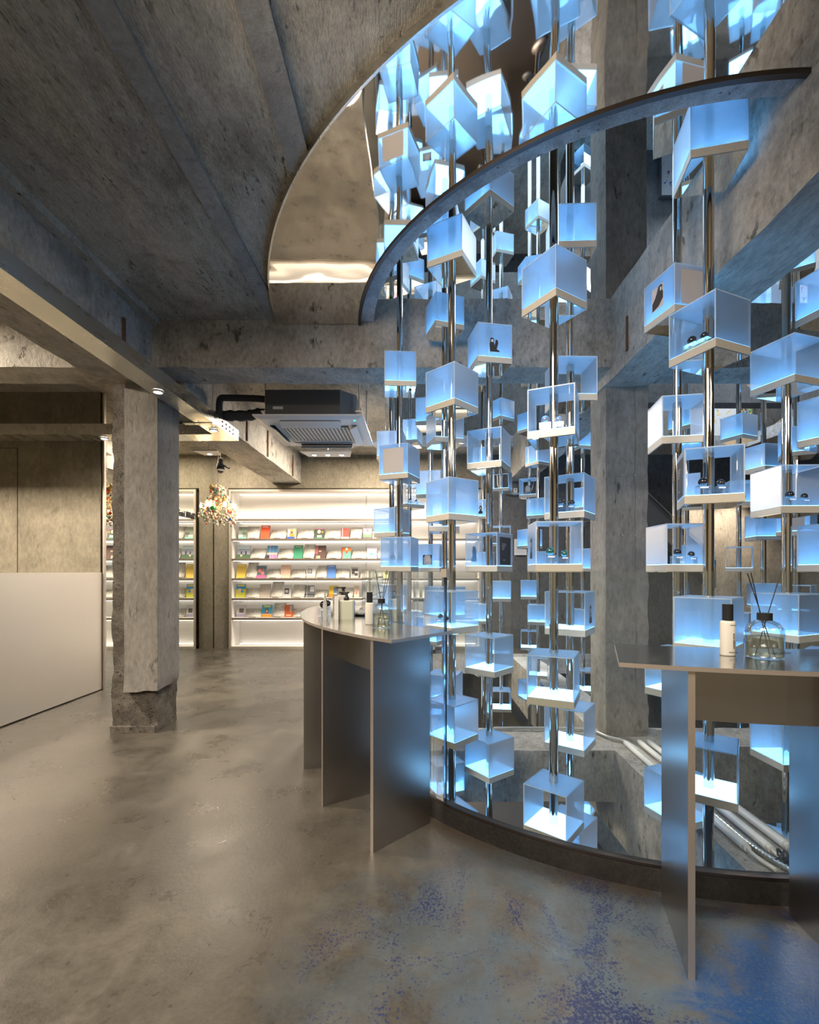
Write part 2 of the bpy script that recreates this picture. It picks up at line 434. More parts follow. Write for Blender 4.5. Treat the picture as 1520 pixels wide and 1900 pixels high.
def splatter(name, bg, dots):
    m, nt, p, out = new_mat(name)
    v = coords(nt, (1,1,1)); c = bg
    for i, (sc, th, colr) in enumerate(dots):
        add = N(nt, 'ShaderNodeVectorMath', operation='ADD'); add.inputs[1].default_value = (i*7.3, i*2.1, i*4.7)
        nt.links.new(v, add.inputs[0])
        k = mth(nt, 'GREATER_THAN', noise_n(nt, add.outputs[0], sc, 3, 0.6, 1.0), th)
        c = mixc(nt, k, c, colr)
    nt.links.new(c, p.inputs['Base Color']); p.inputs['Roughness'].default_value = 0.6
    return m
M['art_disc'] = splatter('splattered paint disc', (0.62,0.64,0.66), [(9,0.66,(0.75,0.5,0.05)), (11,0.67,(0.05,0.25,0.6)), (12,0.68,(0.7,0.1,0.1)), (5,0.66,(0.75,0.5,0.6))])
M['art_mosaic'] = splatter('bright mosaic', (0.22,0.02,0.03), [(18,0.53,(0.05,0.25,0.45)), (22,0.56,(0.1,0.4,0.12)), (26,0.58,(0.75,0.65,0.1)), (30,0.62,(0.6,0.6,0.62))])
M['art_light'] = splatter('pale sketch painting', (0.72,0.70,0.68), [(10,0.62,(0.6,0.08,0.06)), (12,0.63,(0.08,0.14,0.5))])

CX, CY = 1.5, 3.65          # centre of the round opening

# ------------------------------------------------------------ the shell
def hole_outline(R, n=64, far=6.95, x_right=5.0):
    """round on the near side, then straight back to the rear wall of the void"""
    a0 = -90; a1 = 60
    pts = []
    for i in range(n+1):
        t = radians(a0+(a1-a0)*i/n)
        pts.append((CX+R*sin(t), CY-R*cos(t)))
    x_end = pts[-1][0]
    pts += [(x_end+0.05, CY-R*cos(radians(60))+0.2), (x_right, CY-0.5), (x_right, far), (CX-R, far)]
    return pts                     # counter-clockwise

def plate_with_hole(mb, outer, hole, z0, z1, m=0, mside=None):
    """outer rectangle (x0,y0,x1,y1) minus the hole outline, filled by triangulation"""
    bm = bmesh.new()
    x0, y0, x1, y1 = outer
    def loop(ps):
        vs = [bm.verts.new((x, y, 0)) for x, y in ps]
        return [bm.edges.new((vs[i], vs[(i+1) % len(vs)])) for i in range(len(vs))]
    e = loop([(x0,y0),(x1,y0),(x1,y1),(x0,y1)]) + loop(hole)
    bmesh.ops.triangle_fill(bm, use_beauty=True, use_dissolve=False, edges=e)
    bm.verts.index_update()
    vs = [v.co.copy() for v in bm.verts]; fs = [tuple(v.index for v in f.verts) for f in bm.faces]
    bm.free()
    mb.add([(v.x, v.y, z1) for v in vs], fs, m)
    mb.add([(v.x, v.y, z0) for v in vs], [tuple(reversed(f)) for f in fs], m)
    ms = m if mside is None else mside
    for ps in ([(x0,y0),(x1,y0),(x1,y1),(x0,y1)], hole):
        n = len(ps)
        mb.add([(x, y, z0) for x, y in ps]+[(x, y, z1) for x, y in ps], [(i, (i+1) % n, n+(i+1) % n, n+i) for i in range(n)], ms)

XL, XR, YB, YF = -6.2, 6.2, 7.43, -3.0
mb = MB(); plate_with_hole(mb, (XL, YF, XR, 8.2), hole_outline(1.91), -0.30, 0.0, 0, 1)
struct(mb.build('floor', [M['floor'], M['slab']], weld=True), 'polished grey concrete floor with spilled blue pigment near the round opening', 'floor')
mb = MB(); plate_with_hole(mb, (XL, YF, XR, 8.2), hole_outline(1.84), 3.14, 3.31, 0, 1)
struct(mb.build('ceiling', [M['ceiling'], M['slab']], weld=True), 'board-marked bare concrete ceiling slab cut by the round opening', 'ceiling')

def strip(name, a, b, mat, label='raised formwork seam running along the concrete ceiling'):
    mb = MB().box(a, b); return struct(mb.build(name, mat), label, 'ceiling seam')
strip('trim_1', (-1.10,-2.9,3.122), (-1.00,3.44,3.1399), M['column'], 'raised formwork band along the ceiling nearer the long beam')
strip('trim_2', (-0.60,-2.9,3.120), (-0.49,3.0,3.1399), M['column'], 'raised formwork band along the ceiling running into the steel ring')
strip('trim_3', (-2.0,-2.9,3.09), (-1.93,3.44,3.1399), M['ceiling'], 'rough mortar fillet between the ceiling and the long beam')

# walls
def wall(name, a, b, mat, label): return struct(MB().box(a, b).build(name, mat), label, 'wall')
struct(MB().box((XL,YB,2.60),(1.06,YB+0.75,3.14)).box((-3.30,YB,0),(-3.075,YB+0.75,2.60)).box((XL,YB,0),(-3.45,YB+0.75,2.60)).box((-3.45,YB+0.3,0),(-3.3,YB+0.75,2.6))
       .box((-3.3,YB+0.55,0),(1.06,YB+0.75,2.60)).build('wall_back', M['wall']), 'olive grey concrete wall over and beside the white bookcase', 'wall')
struct(MB().box((1.06,YB,-3.3),(XR,YB+0.75,6.4)).box((XL,YB,3.31),(1.06,YB+0.75,6.4)).box((XL,YB+0.3,-3.3),(1.06,YB+0.75,-0.3)).build('wall_rear', M['wall_dark']), 'dark grey concrete wall across the far side of the opening', 'wall')
wall('wall_left', (-6.2,4.83,0), (-3.345,5.0,3.14), M['wall'], 'brown grey concrete wall behind the low steel-clad partition')
wall('wall_upper_rear', (1.81,5.6,3.31), (XR,5.8,6.4), M['wall_dark'], 'grey upper storey wall with a framed drawing beyond the heavy beam')
wall('wall_far_left', (XL-0.2,YF,0), (XL,4.83,6.4), M['wall'], 'plain concrete side wall out past the partition')
struct(MB().box((XR,YF,-3.3),(XR+0.2,8.2,6.4)).build('wall_right', M['wall_dark']), 'plain concrete side wall beyond the stair', 'wall')
wall('wall_front', (XL,YF-0.2,-3.3), (XR,YF,6.4), M['wall'], 'plain concrete wall facing the bookcase')
struct(MB().box((XL,4.0,3.31),(-2.8,8.2,6.4)).build('wall_upper', M['wall_dark']), 'upper storey side wall seen through the round opening', 'wall')
struct(MB().box((XL,YF,6.4),(XR,8.2,6.6)).build('ceiling_upper', M['ceiling']), 'upper storey concrete ceiling above the round opening', 'ceiling')
struct(MB().box((XL,YF,-3.5),(XR,8.2,-3.3)).build('floor_lower', M['wall_dark']), 'dark floor of the storey below the opening', 'floor')
# joints of the flush door in the left concrete wall
struct(MB().box((-4.22,4.826,0),(-4.215,4.8295,2.55)).box((-5.2,4.826,2.545),(-4.215,4.8295,2.55)).build('door_1', M['black']), 'hairline joint of a flush concrete door leaf', 'door')

# low partition clad in satin steel, with its mirror neighbour
o = empty('partition', (-3.33,-0.5,0), 0, 'low white satin steel-clad partition wall standing on the floor before the column', 'partition')
MB().box((-0.30,0,0.012),(0.0,5.33,1.235)).build('core', M['wall'], o)
MB().box((0.0,0,0.012),(0.004,5.325,1.238)).build('cladding', M['panel'], o)
o = empty('wall_mirror', (-3.31,4.86,0), 0, 'tall frameless wall mirror doubling the bookcase behind the bare column', 'mirror')
MB().box((-0.01,0,0.0),(0.0,2.565,3.13)).build('mirror_glass', M['mirror'], o)
MB().box((-0.012,-0.03,0.0),(0.006,0.0,3.13)).build('edge_strip', M['steel_edge'], o)

# beams
def jag_box(mb, a, b, step, amp, m=0, mtop=None, mbot=None, seed=0.0, fn=None):
    """box with subdivided faces pushed in and out by noise: broken cast concrete"""
    a = Vector(a); b = Vector(b)
    def disp(p):
        k = amp if fn is None else amp*fn(p)
        n = noise.noise_vector(p*5.0+Vector((seed,)*3))+noise.noise_vector(p*14.0+Vector((seed+9,)*3))*0.5
        return p+n*k
    def face(o, u, w, mm):
        nu = max(1, int(u.length/step)); nw = max(1, int(w.length/step))
        vs = [disp(o+u*(i/nu)+w*(j/nw)) for j in range(nw+1) for i in range(nu+1)]
        fs = [(j*(nu+1)+i, j*(nu+1)+i+1, (j+1)*(nu+1)+i+1, (j+1)*(nu+1)+i) for j in range(nw) for i in range(nu)]
        mb.add(vs, fs, mm, True)
    d = b-a; X = Vector((d.x,0,0)); Y = Vector((0,d.y,0)); Z = Vector((0,0,d.z))
    face(a, Y, X, m if mbot is None else mbot); face(a+Z, X, Y, m if mtop is None else mtop)
    face(a, X, Z, m); face(a+Y, Z, X, m); face(a, Z, Y, m); face(a+X, Y, Z, m)
    return mb

def beam(a, b, label, top=None, amp=0.007, step=0.05):
    mb = MB(); jag_box(mb, a, b, step, amp, 0, 2 if top else 0, 1, seed=a[0]*3+a[1])
    return struct(mb.build('beam', [M['beam'], M['soffit'], M['slab']], weld=True), label, 'beam')
beam((-2.43,-3.0,2.70), (-2.0,3.47,3.15), 'long concrete ceiling beam running from the viewer to the bare column')
beam((-2.35,3.72,2.675), (-1.89,7.45,3.15), 'concrete ceiling beam between the air conditioner and the chandelier')
beam((-6.2,3.45,2.785), (1.47,3.75,3.30), 'concrete cross beam spanning the room and the opening', True)
beam((1.79,3.45,2.785), (6.2,3.75,3.27), 'concrete cross beam beyond the poles, under the stair landing', True)
beam((1.46,-1.0,2.70), (1.80,7.43,3.31), 'heavy concrete beam crossing the opening above the square column', True)
beam((1.43,1.70,-0.67), (1.80,7.43,-0.05), 'concrete floor beam carrying the unlit tube lamps in the opening', True)
beam((-0.55,3.32,-0.42), (1.45,3.80,-0.05), 'concrete floor beam crossing the opening below the poles', True)
beam((1.79,3.40,-0.62), (5.2,3.80,-0.05), 'dark concrete floor beam in the opening behind the steel leg', True)
# timber slivers left in the cast beam
for i, (x, y, z0, z1, w) in enumerate([(-1.993,3.10,2.80,2.97,0.02), (-1.882,5.05,2.69,2.98,0.02), (-1.882,5.75,2.69,3.02,0.02), (-1.882,6.9,2.69,3.0,0.03), (1.452,3.17,2.78,3.02,0.02)]):
    struct(MB().box((x-0.004,y,z0),(x+0.006,y+w,z1)).build('trim_%d' % (4+i), M['wood']),
           ['timber sliver cast in the long beam near the cross beam', 'timber sliver cast in the rear beam beside the air conditioner', 'middle timber sliver cast in the rear beam', 'timber sliver cast in the rear beam close to the bookcase', 'timber sliver cast in the beam above the square column'][i], 'timber strip')

# columns
mb = MB()
def rough_fn(p): return 1.0
jag_box(mb, (-2.37,3.56,0), (-2.035,3.86,2.71), 0.035, 0.018, 0, seed=2.0)
colL = empty('column', (0,0,0), 0); struct(colL, 'bare concrete column with crumbling edge and base, standing before the bookcase', 'column')
mb.build('core', M['rough'], colL, weld=True)
mb = MB()
def plaster_fn(p):
    lo = max(0.0, 1.0-(p.z-0.30)/0.10)
    return 0.15+2.0*lo
jag_box(mb, (-2.255,3.52,0.33), (-2.0,3.84,2.705), 0.03, 0.012, 0, seed=5.0, fn=plaster_fn)
mb.build('render_coat', [M['column']], colL, weld=True)
mb = MB(); jag_box(mb, (-2.37,3.535,0.0), (-2.03,3.85,0.05), 0.03, 0.008, 0, seed=8.0)
mb.build('footing', M['rough'], colL, weld=True)

colR = empty('column', (0,0,0), 0); struct(colR, 'square concrete column rising through the round opening among the poles', 'column')
mb = MB(); jag_box(mb, (1.48,3.60,-0.06), (1.80,3.92,2.72), 0.04, 0.005, 0, seed=12.0)
mb.build('shaft', M['column_dark'], colR, weld=True)
mb = MB(); jag_box(mb, (1.71,3.585,0.0), (1.805,3.70,2.70), 0.03, 0.012, 0, seed=15.0)
mb.build('patched_edge', M['column'], colR, weld=True)
mb = MB()
for px in (1.60, 1.70, 1.79):
    for z in (1.53, 2.0): mb.cyl((px,3.594,z), (px,3.578,z), 0.006, 10)
mb.build('anchor_bolts', M['steel_edge'], colR)
colU = MB(); jag_box(colU, (1.48,3.60,3.30), (1.80,3.92,6.41), 0.05, 0.004, 0, seed=22.0)
struct(colU.build('column', M['column_dark'], weld=True), 'upper storey length of the square column above the heavy beam', 'column')

# kerb, glass, ring of mirror sheet
def sector(mb, R0, R1, a0, a1, z0, z1, n, m=0, ms=None, caps=True, mend=None):
    """mside order: inner, outer; angles from the -Y axis"""
    P = [((CX+R0*sin(t), CY-R0*cos(t)), (CX+R1*sin(t), CY-R1*cos(t))) for t in [radians(a0+(a1-a0)*i/n) for i in range(n+1)]]
    vs = []
    for a, b in P: vs += [(*a,z0), (*b,z0), (*b,z1), (*a,z1)]
    ms = m if ms is None else ms
    for i in range(n):
        o = i*4
        mb.add([vs[o+k] for k in range(8)], [(0,4,5,1)], m); mb.add([vs[o+k] for k in range(8)], [(3,2,6,7)], m)
        mb.add([vs[o+k] for k in range(8)], [(1,5,6,2),(0,3,7,4)], ms, True)
    if caps:
        me = m if mend is None else mend
        mb.add(vs[:4], [(0,1,2,3)], me); mb.add(vs[-4:], [(3,2,1,0)], me)
    return mb
mb = MB(); sector(mb, 1.88, 1.945, -92, 62, -0.30, 0.085, 60); sector(mb, 1.915, 1.94, -92, 62, 0.085, 0.10, 60, 1)
struct(mb.build('kerb', [M['kerb'], M['rim']], weld=True), 'dark curved kerb holding the glass around the floor opening', 'kerb')

RG = 1.925
for a0, a1, lab in ((-90, -45.15, 'curved glass balustrade panel behind the long curved counter'), (-44.85, 62, 'curved glass balustrade panel reaching from the glass clamp past the near steel counter')):
    o = empty('glass_balustrade', (0,0,0), 0, lab, 'glass panel', 'curved glass panels around the opening')
    mb = MB(); sector(mb, RG-0.006, RG+0.006, a0, a1, 0.085, 1.252, 30, 1, 0, True, 2)
    mb.build('glass_pane', [M['glass'], M['glass_edge'], M['glass_end']], o)
o = empty('glass_balustrade', (0,0,0), 0, 'straight glass balustrade panel running back towards the bookcase', 'glass panel')
MB().box((CX-RG-0.006,CY,0.0),(CX-RG+0.006,5.6,1.252), mside=[1,1,1,0,1,0]).build('glass_pane', [M['glass'], M['glass_edge']], o)
t = radians(-45)
tag(MB().box((-0.018,-0.014,-0.03),(0.018,0.014,0.012)).build('glass_clamp', M['frame'], None, (CX+RG*sin(t), CY-RG*cos(t), 1.25), t), 'small metal clamp joining the tops of two glass panels', 'clamp')

bm_ = MB(); sector(bm_, 1.955, 2.56, -100, 60, 3.105, 3.111, 80)
def clip(ob, co, no):
    bm = bmesh.new(); bm.from_mesh(ob.data)
    r = bmesh.ops.bisect_plane(bm, geom=bm.verts[:]+bm.edges[:]+bm.faces[:], plane_co=co, plane_no=no, clear_outer=True)
    bm.to_mesh(ob.data); bm.free()
ringo = empty('ceiling_mirror', (0,0,0), 0, 'curved sheet of wavy mirror-polished steel fixed under the ceiling around the opening', 'mirror')
sh = bm_.build('polished_sheet', M['mirror_sheet'], ringo, weld=True)
clip(sh, (0,3.44,0), (0,1,0)); clip(sh, (1.455,0,0), (1,0,0))
mb = MB(); sector(mb, 1.935, 1.957, -100, 60, 3.095, 3.14, 80)
rm = mb.build('rim_band', M['rim'], ringo, weld=True); clip(rm, (0,3.44,0), (0,1,0)); clip(rm, (1.455,0,0), (1,0,0))
mb = MB(); sector(mb, 2.552, 2.562, -100, 60, 3.10, 3.14, 80)
rm = mb.build('outer_band', M['channel'], ringo, weld=True); clip(rm, (0,3.44,0), (0,1,0)); clip(rm, (1.455,0,0), (1,0,0))

mb = MB(); sector(mb, 1.84, 1.934, -100, 60, 3.128, 3.1395, 80)
rm = struct(mb.build('trim_20', M['slab'], None, weld=True), 'rough wet-looking concrete lip inside the dark steel rim of the ceiling opening', 'slab lip'); clip(rm, (0,3.44,0), (0,1,0)); clip(rm, (1.455,0,0), (1,0,0))

# dark polished platform at the foot of the poles
mb = MB(); mb.prism([(CX-1.93,3.2-0.3),(0.0,2.2),(0.8,1.85),(1.38,1.8),(1.38,7.43),(CX-1.93,7.43)], -0.86, -0.82)
tag(mb.build('platform', M['dark_steel']), 'dark brown steel platform inside the opening at the feet of the poles', 'platform')

# ------------------------------------------------------------ bookcase
BX0, BX1, BY0, BY1 = -3.045, 1.03, 7.40, 7.76
SH = [2.080, 1.761, 1.438, 1.119, 0.799, 0.481]
bc = empty('bookcase', (0,0,0), 0, 'long white backlit bookcase with face-out books, built into the rear wall', 'bookcase')
MB().box((BX0,BY0-0.02,0.0),(BX1,BY0+0.03,0.035)).box((BX0,BY0-0.02,2.535),(BX1,BY0+0.03,2.57)).box((BX0,BY0-0.02,0.035),(BX0+0.035,BY0+0.03,2.535)).box((BX1-0.035,BY0-0.02,0.035),(BX1,BY0+0.03,2.535)).build('frame', M['frame'], bc)
MB().box((BX0+0.035,BY1-0.02,0.02),(BX1-0.035,BY1,2.55)).box((BX0+0.02,BY0+0.03,0.02),(BX0+0.035,BY1-0.02,2.55)).box((BX1-0.035,BY0+0.03,0.02),(BX1-0.02,BY1-0.02,2.55)).box((BX0+0.035,BY0+0.03,0.02),(BX1-0.035,BY1-0.02,0.03)).box((BX0+0.035,BY0+0.03,2.54),(BX1-0.035,BY1-0.02,2.55)).build('back_panel', M['shelfwhite'], bc)
for z in SH:
    s_ = MB().box((BX0+0.036,BY0+0.005,z-0.02),(BX1-0.036,BY1-0.021,z+0.018), mside=[0,0,1,0,0,0]).build('shelf', [M['shelfwhite'], M['shelfedge']], bc)
    MB().box((BX0+0.06,BY1-0.075,z-0.030),(BX1-0.06,BY1-0.045,z-0.021)).build('light_strip', M['led'], s_)
    MB().box((BX0+0.06,BY0+0.012,z-0.026),(BX1-0.06,BY0+0.030,z-0.0205)).build('front_fill_strip', M['led'], s_)  # extra strip added out of sight behind the shelf edge, lights book fronts
MB().box((BX0+0.06,BY1-0.075,2.53),(BX1-0.06,BY1-0.045,2.539)).build('light_strip', M['led'], bc)
MB().box((BX0+0.06,BY1-0.075,0.031),(BX1-0.06,BY1-0.045,0.040)).build('light_strip', M['led'], bc)
for x in (-0.865, 0.2):
    MB().box((x-0.002,BY1-0.03,0.05),(x+0.002,BY1-0.0205,2.53)).build('panel_joint', M['frame'], bc)

def bx(cx): return (420+cx/4.75-775)*7.43/850     # crop column -> metres along the shelf
BCOL = {}
def bcol(c):
    k = tuple(round(x, 3) for x in c)
    if k not in BCOL: BCOL[k] = plain('cover colour', k, 0.45)
    return BCOL[k]
# shelf, x0, x1, top y (crop), cover colour, art rects (u0,v0,u1,v1,colour), description
R_, O_, Y_, G_, B_, K_, P_ = (0.75,0.06,0.03), (0.85,0.30,0.04), (0.80,0.60,0.08), (0.04,0.28,0.14), (0.10,0.25,0.62), (0.04,0.04,0.045), (0.70,0.22,0.40)
BOOKS = [
 (1,105,178,460,(0.20,0.24,0.19),[(0,0,1,.16,(0.22,0.52,0.42)),(.45,.35,.95,.55,(0.07,0.09,0.08)),(0,.17,.55,.33,(0.55,0.57,0.52))],'grey green book with a mint band'),
 (1,300,378,447,(0.82,0.10,0.03),[(.15,.86,.85,.92,(0.9,0.75,0.7))],'plain orange red book'),
 (1,537,612,472,(0.68,0.68,0.66),[(0,0,1,.20,(0.04,0.10,0.55)),(.86,0,1,1,Y_),(.25,.2,.8,.5,O_),('o',.5,.64,.17,(0.23,0.10,0.06)),(.34,.7,.68,.86,Y_)],'orange-hooded figure book with blue band'),
 (1,773,858,475,(0.07,0.09,0.06),[(0,.93,1,1,P_),('o',.5,.7,.18,(0.75,0.70,0.5)),(.3,.12,.8,.35,(0.5,0.52,0.6)),(0,0,1,.08,G_),(.78,.6,.95,.75,O_)],'book with a dark leafy garden cover'),
 (1,1010,1080,472,(0.62,0.07,0.05),[(.15,0,.22,1,(0.8,0.72,0.7)),(0,0,1,.18,(0.62,0.58,0.50))],'red book with a white stripe'),
 (1,1205,1282,472,(0.50,0.38,0.52),[(0,0,1,.17,(0.12,0.10,0.10)),(0,.17,1,.44,(0.14,0.42,0.13)),('o',.5,.55,.2,(0.75,0.72,0.68)),('o',.5,.76,.12,(0.30,0.14,0.08))],'lilac and green book with crouching figure'),
 (1,1430,1500,475,(0.55,0.50,0.70),[(.1,.3,.9,.38,(0.8,0.25,0.05)),(.3,.5,.9,.58,(0.8,0.25,0.05)),(0,0,1,.2,(0.15,0.45,0.15))],'violet book with orange strokes'),
 (2,95,205,625,(0.28,0.33,0.42),[(0,.72,1,1,(0.62,0.74,0.80)),(0,0,1,.3,(0.07,0.13,0.06)),(.27,.28,.37,.52,(0.06,0.03,0.02)),(.62,.26,.74,.55,(0.08,0.03,0.03)),(.25,.14,.39,.3,(0.55,0.5,0.45))],'meadow book with two girls'),
 (2,355,447,628,(0.12,0.32,0.55),[(0,.3,1,.45,(0.62,0.52,0.42)),(.3,0,1,.28,P_),(0,0,.28,.25,K_),(.28,0,.32,1,(0.75,0.78,0.8)),(.6,0,.63,1,(0.4,0.5,0.6))],'blue book with a pink base'),
 (2,593,670,625,(0.05,0.30,0.17),[(.15,.86,.85,.92,(0.6,0.6,0.35))],'plain green book'),
 (2,778,875,627,(0.11,0.065,0.055),[(0,.35,.28,.98,(0.45,0.15,0.14)),(.35,.5,.6,.62,(0.6,0.4,0.3)),(.1,0,.5,.22,(0.55,0.40,0.28)),(.12,.08,.2,.16,R_)],'dark brown photographic book'),
 (2,1015,1097,643,(0.15,0.34,0.30),[(0,.62,1,1,(0.65,0.22,0.05)),(0,0,.1,1,R_),('o',.55,.55,.1,R_),(.4,.75,.65,.95,(0.6,0.75,0.8))],'orange and teal book with a red dot'),
 (2,1240,1327,643,(0.42,0.58,0.78),[(0,.6,1,1,(0.70,0.62,0.72)),(.3,.3,.6,.5,(0.12,0.38,0.70))],'pale blue watercolour book'),
 (2,1450,1520,640,(0.70,0.35,0.42),[(0,0,1,.3,(0.75,0.7,0.62))],'rose coloured book'),
 (3,87,168,792,(0.70,0.50,0.09),[(.15,.86,.85,.92,(0.8,0.7,0.4))],'plain mustard yellow book'),
 (3,262,348,805,(0.13,0.19,0.24),[(0,0,1,.22,(0.75,0.14,0.33)),('o',.35,.6,.2,(0.75,0.25,0.22)),('o',.65,.4,.18,(0.75,0.28,0.25)),('o',.7,.68,.1,(0.7,0.2,0.2))],'slate book with coral flowers'),
 (3,478,562,797,(0.72,0.50,0.38),[(.15,.88,.8,.92,(0.5,0.28,0.2))],'plain peach book'),
 (3,705,785,808,(0.68,0.67,0.65),[(.12,.38,.6,.74,K_),(.2,.44,.52,.68,(0.7,0.7,0.68)),(.33,.44,.38,.68,K_),(.2,.54,.52,.58,K_),(0,0,1,.2,(0.42,0.42,0.40))],'white book with a black window square'),
 (3,885,962,800,(0.10,0.24,0.60),[(.15,.86,.85,.92,(0.5,0.55,0.65))],'plain cornflower blue book'),
 (3,1097,1165,818,(0.42,0.41,0.38),[(.12,.2,.9,.85,(0.05,0.05,0.05)),(.5,.45,.9,.62,(0.5,0.48,0.45)),(.12,.2,.5,.35,(0.3,0.29,0.27))],'book with black and white print'),
 (3,1380,1450,812,(0.68,0.66,0.25),[(.2,.3,.7,.6,(0.15,0.15,0.1))],'lime yellow book'),
 (4,80,165,970,(0.50,0.50,0.06),[(0,.62,1,1,(0.05,0.32,0.70)),(.1,.82,.9,.95,(0.80,0.65,0.1)),('o',.4,.55,.17,(0.78,0.55,0.40)),('o',.68,.45,.12,(0.05,0.25,0.75)),('o',.3,.3,.1,(0.7,0.45,0.3))],'busy yellow and blue cartoon book'),
 (4,293,385,970,(0.50,0.44,0.37),[(.05,.45,.3,.5,(0.25,0.2,0.16)),(.45,.52,.5,.6,(0.3,0.24,0.2))],'taupe book with small marks'),
 (4,490,570,978,(0.60,0.60,0.58),[(.25,.28,.75,.72,K_),(.33,.38,.66,.6,(0.5,0.5,0.48))],'grey book with small dark photo'),
 (4,690,772,983,(0.17,0.18,0.20),[(.55,.5,1,.92,(0.68,0.68,0.68)),(0,.2,1,.3,(0.05,0.05,0.06)),(.2,0,.25,1,(0.6,0.6,0.62))],'grey city photograph book'),
 (4,903,985,985,(0.70,0.52,0.04),[(0,0,.45,.3,(0.85,0.22,0.02)),(.5,0,1,.9,(0.14,0.20,0.32))],'yellow and navy book with orange foot'),
 (4,1125,1170,985,(0.65,0.52,0.42),[('o',.45,.5,.28,(0.7,0.42,0.3)),(.35,.3,.6,.38,(0.6,0.05,0.04))],'book with close-up face, red lips'),
 (5,88,165,1157,(0.66,0.63,0.62),[(.3,.34,.8,.7,(0.14,0.12,0.11)),(0,0,1,.22,(0.36,0.34,0.48))],'white book with brown photo'),
 (5,308,400,1158,(0.06,0.40,0.58),[(0,0,1,.2,(0.80,0.36,0.04)),(0,.2,1,.26,(0.7,0.6,0.55)),(.2,.8,.85,.95,(0.72,0.68,0.2)),('o',.5,.52,.18,(0.22,0.08,0.05)),('o',.5,.48,.11,(0.75,0.55,0.42)),(.3,.27,.7,.35,R_)],'turquoise book with a cartoon girl'),
 (5,510,585,1157,(0.66,0.13,0.04),[(.55,.45,1,1,(0.20,0.22,0.27)),(.65,.4,.85,.9,(0.65,0.42,0.25)),(.2,.1,.8,.2,(0.75,0.6,0.4))],'brick orange book with a standing figure'),
]
SHEETS = [
 (1,183,290,452),(1,382,520,482),(1,620,765,485),(1,860,1000,488),(1,1088,1187,463),(1,1290,1400,490),
 (2,208,335,652),(2,449,585,655),(2,673,770,615),(2,880,1008,668),(2,1100,1233,673),(2,1335,1440,670),
 (3,170,262,775),(3,350,478,833),(3,565,695,835),(3,788,880,803),(3,966,1085,832),(3,1180,1300,835),
 (4,168,290,1003),(4,388,487,950),(4,575,683,975),(4,776,880,1018),(4,1010,1110,1000),
 (5,168,305,1190),(5,403,508,1140),(5,588,700,1193)]
BASEY = {1:565,2:742,3:913,4:1088,5:1262}
SHN = {1:'second shelf from the top',2:'third shelf from the top',3:'third shelf from the bottom',4:'second shelf from the bottom',5:'lowest shelf'}
SHN = {1:'top book row',2:'second book row',3:'middle book row',4:'fourth book row',5:'bottom book row'}
YB0 = 7.50
def shelf_z(r): return SH[r]+0.018
def book(r, x0, x1, ty, colr, art, desc):
    X0, X1 = bx(x0)*7.50/7.43, bx(x1)*7.50/7.43
    h = (BASEY[r]-ty)/4.75*7.5/850*1.02; w = X1-X0
    mats = [plain_paper, bcol(colr)]
    mb = MB().box((-w/2,0,0),(w/2,0.022,h), mside=[0,0,1,1,1,0])
    lift = 0.0006
    for k, a in enumerate(art):
        if a[0] == 'o':
            _, u, v, rr, c = a; mats.append(bcol(c)); n = 14
            vs = [(-w/2+w*u+w*rr*cos(2*pi*i/n), -lift*(k+1), h*v+w*rr*1.1*sin(2*pi*i/n)) for i in range(n)]
            mb.add(vs, [tuple(range(n))], len(mats)-1)
        else:
            u0, v0, u1, v1, c = a; mats.append(bcol(c))
            mb.quad([(-w/2+w*u0,-lift*(k+1),h*v0),(-w/2+w*u1,-lift*(k+1),h*v0),(-w/2+w*u1,-lift*(k+1),h*v1),(-w/2+w*u0,-lift*(k+1),h*v1)], len(mats)-1)
    o = mb.build('book', mats, None, ((X0+X1)/2, YB0, shelf_z(r)+0.004), 0, recalc=False)
    o.rotation_euler = (radians(-10), 0, radians(random.uniform(-3, 3)))
    return tag(o, desc+' in the '+SHN[r], 'book', 'face-out books on the bookcase')
plain_paper = M['paper']
ALL = sorted([(b[0], b[1], b[6]) for b in BOOKS])
for b in BOOKS: book(*b)
holder = None
for (r, x0, x1, ty) in SHEETS:
    X0, X1 = bx(x0)*7.48/7.43, bx(x1)*7.48/7.43
    h = (BASEY[r]-ty)/4.75*7.5/850; w = X1-X0
    prev = [d for (rr, xx, d) in ALL if rr == r and xx <= x0]
    nm = prev[-1] if prev else 'first book'
    mb = MB(); n = 8; th_ = 0.004
    lean = [(0.05*sin(pi*i/n)*0.5+0.10*(i/n)**1.6) for i in range(n+1)]
    tw = 0.02 if (x0 % 3) else -0.015
    f_ = [( -w/2+tw*i/n, lean[i], h*i/n) for i in range(n+1)]; b_ = [(w/2+tw*i/n, lean[i], h*i/n) for i in range(n+1)]
    vs = f_+b_+[(x, y+th_, z) for x, y, z in f_]+[(x, y+th_, z) for x, y, z in b_]; L = n+1
    mb.add(vs, [(i, L+i, L+i+1, i+1) for i in range(n)]+[(2*L+i, 2*L+i+1, 3*L+i+1, 3*L+i) for i in range(n)]+[(i, i+1, 2*L+i+1, 2*L+i) for i in range(n)]+[(L+i, 3*L+i, 3*L+i+1, L+i+1) for i in range(n)]+[(0,2*L,3*L,L),(n,L+n,3*L+n,2*L+n)], 0, True)
    o = mb.build('text_sheet', M['text_paper'], None, ((X0+X1)/2, 7.47, shelf_z(r)+0.002))
    tag(o, 'curled text sheet beside the '+nm, 'paper sheet', 'printed sheets between the books')
    tg = MB().box((-0.052,0,0),(0.052,0.006,0.014)).build('shelf_tag', M['shelfedge'], None, ((X0+X1)/2, 7.44, shelf_z(r)+0.0005))
    tag(tg, 'brown tag past the '+nm, 'shelf tag', 'small brown tags along the shelf edges')
